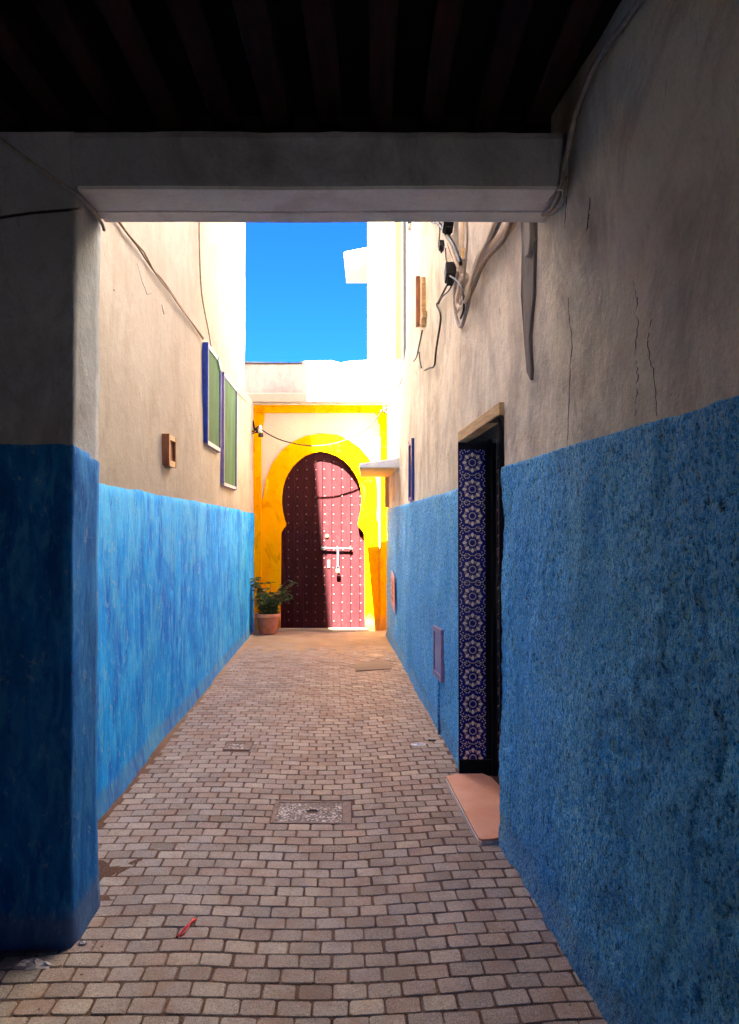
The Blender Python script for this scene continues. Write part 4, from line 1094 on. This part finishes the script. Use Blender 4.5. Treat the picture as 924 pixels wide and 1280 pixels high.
for k in range(38):
    a0 = rp.uniform(0, 2*math.pi); lean = rp.uniform(.05, .5); H = rp.uniform(.18, .50)
    if k < 3: a0, lean, H = rp.uniform(-.3, .3), .30, rp.uniform(.50, .62)
    if 3 <= k < 9: a0, lean, H = math.pi+rp.uniform(-.8, .8), .15, rp.uniform(.45, .62)
    b = Vector((rp.uniform(-.07, .07), rp.uniform(-.07, .07), .265))
    dirv = Vector((math.cos(a0)*lean, math.sin(a0)*lean*.6, 1)).normalized()
    pts = [b]; p = b.copy()
    for j in range(6):
        p = p + dirv*H/6; dirv = (dirv + Vector((math.cos(a0)*.12, math.sin(a0)*.06-.01, -.05)) + Vector((rp.uniform(-.1, .1), rp.uniform(-.1, .1), rp.uniform(-.05, .05)))).normalized(); pts.append(p.copy())
    for q in pts: q.x = max(q.x, -.19)
    stems.tube(pts, .0055, 5, r1=.0025)
    for j in range(1, 7):
        for _ in range(3 if k > 2 else 2):
            aa = rp.uniform(0, 2*math.pi); d = Vector((math.cos(aa), math.sin(aa), rp.uniform(-.3, .5)))
            leaf_at(pts[j], d, rp.uniform(.06, .115), rp.uniform(.026, .044))
stems.build('stem', M['stem'], pp, True)
o = leaves.build('foliage', M['leafgreen'], pp); o['kind'] = 'stuff'
# dry weed on the parapet
dw = MB(); base = at(443, 474, PY-.03)
for k in range(16):
    a0 = rp.uniform(-1.2, 1.2); H = rp.uniform(.08, .3)
    if k % 3 == 0: H = -rp.uniform(.15, .3)
    dw.tube([base, base+Vector((math.sin(a0)*abs(H)*.3, -.03, H*.5)), base+Vector((math.sin(a0)*abs(H)*(.6 if H > 0 else .25), -.04, H))], .0045, 5, 3, r1=.002)
tag(dw.build('dry_weed', M['drygrass']), 'dried weed growing from the parapet above the gateway', 'plant')

# ------------------------------------------------------------------ things on the ground
def plate(rect, name, label, cat, mtop, hole=False, hgt=.004, frame=True):
    x0, y0, x1, y1 = rect; cx, cy = (x0+x1)/2, (y0+y1)/2; z = gz(cx, cy)
    t = empty(name, label, cat, (cx, cy, z)); t.rotation_euler = (0, -math.atan((gz(x1, cy)-gz(x0, cy))/(x1-x0)), .03)
    w, h = (x1-x0)/2, (y1-y0)/2
    if frame:
        a = MB(); b = .022
        for bx in (((-w, -h, -.03), (w, -h+b, hgt)), ((-w, h-b, -.03), (w, h, hgt)), ((-w, -h+b, -.03), (-w+b, h-b, hgt)), ((w-b*2.2, -h+b, -.03), (w, h-b, hgt))): a.box(*bx)
        a.build('frame', M['castframe'], t); w1, h1 = w-b-.003, h-b-.003; w2 = w-b*2.2-.003
    else: w1, h1, w2 = w, h, w
    if hole:
        ol = [(-w1, -h1), (w2, -h1), (w2, h1), (-w1, h1)]
        hl = [(.035*math.cos(k*math.pi/5)+.0, .03*math.sin(k*math.pi/5)+.01) for k in range(10)]
        a = MB(); a.prism([ol, hl[::-1]], Vector((0, 0, hgt-.002)), Vector((1, 0, 0)), Vector((0, 1, 0)), Vector((0, 0, -.03))); o = recalc(a.build('lid', mtop, t))
        a = MB(); a.box((-.05, -.04, -.03), (.05, .05, -.026)); a.build('hole_bottom', M['black'], t)
    else:
        a = MB(); a.box((-w1, -h1, -.02), (w2, h1, hgt-.002)); a.build('lid', mtop, t)
    return t
plate(PLATES[0], 'manhole_cover', 'speckled square inspection cover with a central lifting hole in the paving', 'manhole cover', M['granite'], True)
plate(PLATES[1], 'drain_cover', 'tiny brown drain cover near the left blue wall', 'drain cover', M['granite'], False, .002)
plate(PLATES[2], 'stone_cover', 'plain sandy stone cover in the paving near the gateway', 'stone cover', M['sand'], False, .010, False)
# doorstep slab
sl_ = [(.482, 4.76), (.500, 4.50), (.523, 4.20), (.538, 3.98), (.552, 3.825), (.568, 3.812), (.62, 3.818), (.66, 3.835), (.692, 3.862), (.80, 3.90), (.805, 4.3), (.79, 4.58), (.765, 4.74), (.72, 4.81), (.56, 4.81)]
ds = empty('doorstep_slab', 'terracotta coloured slab lying on the paving in front of the tiled doorway', 'slab', (.6, 4.3, .0))
a = MB(); c = Vector((.6, 4.3, 0))
L = [(x-.6, y-4.3) for x, y in sl_]
a.prism([L], Vector((0, 0, .024)), Vector((1, 0, 0)), Vector((0, 1, 0)), Vector((0, 0, -.012))); recalc(a.build('top', M['slab'], ds))
a = MB(); a.prism([[(x*1.0-.004, y*1.0) for x, y in L]], Vector((0, 0, .0115)), Vector((1, 0, 0)), Vector((0, 1, 0)), Vector((0, 0, -.03))); recalc(a.build('edge', M['slab_edge'], ds))
# litter
def crumple(c, sx, sy, h, mat, label, n=9, seed=1):
    r = random.Random(seed); m = MB(); 
    for j in range(n):
        for i in range(n):
            u, v = i/(n-1)*2-1, j/(n-1)*2-1
            e = 1-.35*abs(u)**1.5
            m.v.append((c[0]+u*sx+r.uniform(-.12, .12)*sx, c[1]+v*sy*e+r.uniform(-.15, .15)*sy, c[2]+h*(.25+.75*r.random())*(1-abs(u)**3)*(1-abs(v)**3)))
    for j in range(n-1):
        for i in range(n-1): q = j*n+i; m.f.append((q, q+1, q+n+1, q+n))
    return tag(m.build('litter', mat), label, 'litter')
p = onground(41, 1209); crumple((p.x, p.y, gz(p.x, p.y)+.004), .062, .022, .030, M['dullpaper'], 'crumpled greyish plastic scrap on the dark pavers by the foot of the pier', seed=4)
p = onground(523, 930); crumple((p.x, p.y, gz(p.x, p.y)+.003), .05, .035, .018, M['paper'], 'white crumpled scrap on the pavers near the right blue wall', seed=2)
p = onground(540, 926); crumple((p.x, p.y, gz(p.x, p.y)+.003), .03, .025, .01, M['iron'], 'dark scrap beside the white scrap near the right blue wall', seed=6)
p = onground(100, 1181); crumple((p.x+.01, p.y, gz(p.x, p.y)+.004), .016, .01, .01, M['paper'], 'tiny white scrap against the corner of the blue pier', seed=3)
m = MB(); p0 = onground(221, 1172); p1 = onground(245, 1150); z = gz(p0.x, p0.y)+.006
m.tube([(p0.x, p0.y, z), ((p0.x+p1.x)/2-.004, (p0.y+p1.y)/2, z+.003), (p1.x, p1.y, z+.002)], .0042, 6, 3)
m.tube([(p0.x+.012, p0.y+.005, z), (p0.x+.026, p0.y+.028, z+.004), (p1.x-.012, p1.y+.001, z+.002)], .003, 6, 3)
tag(m.build('red_straw', M['red'], None, True), 'bright red straw lying across the pavers on the left', 'straw')
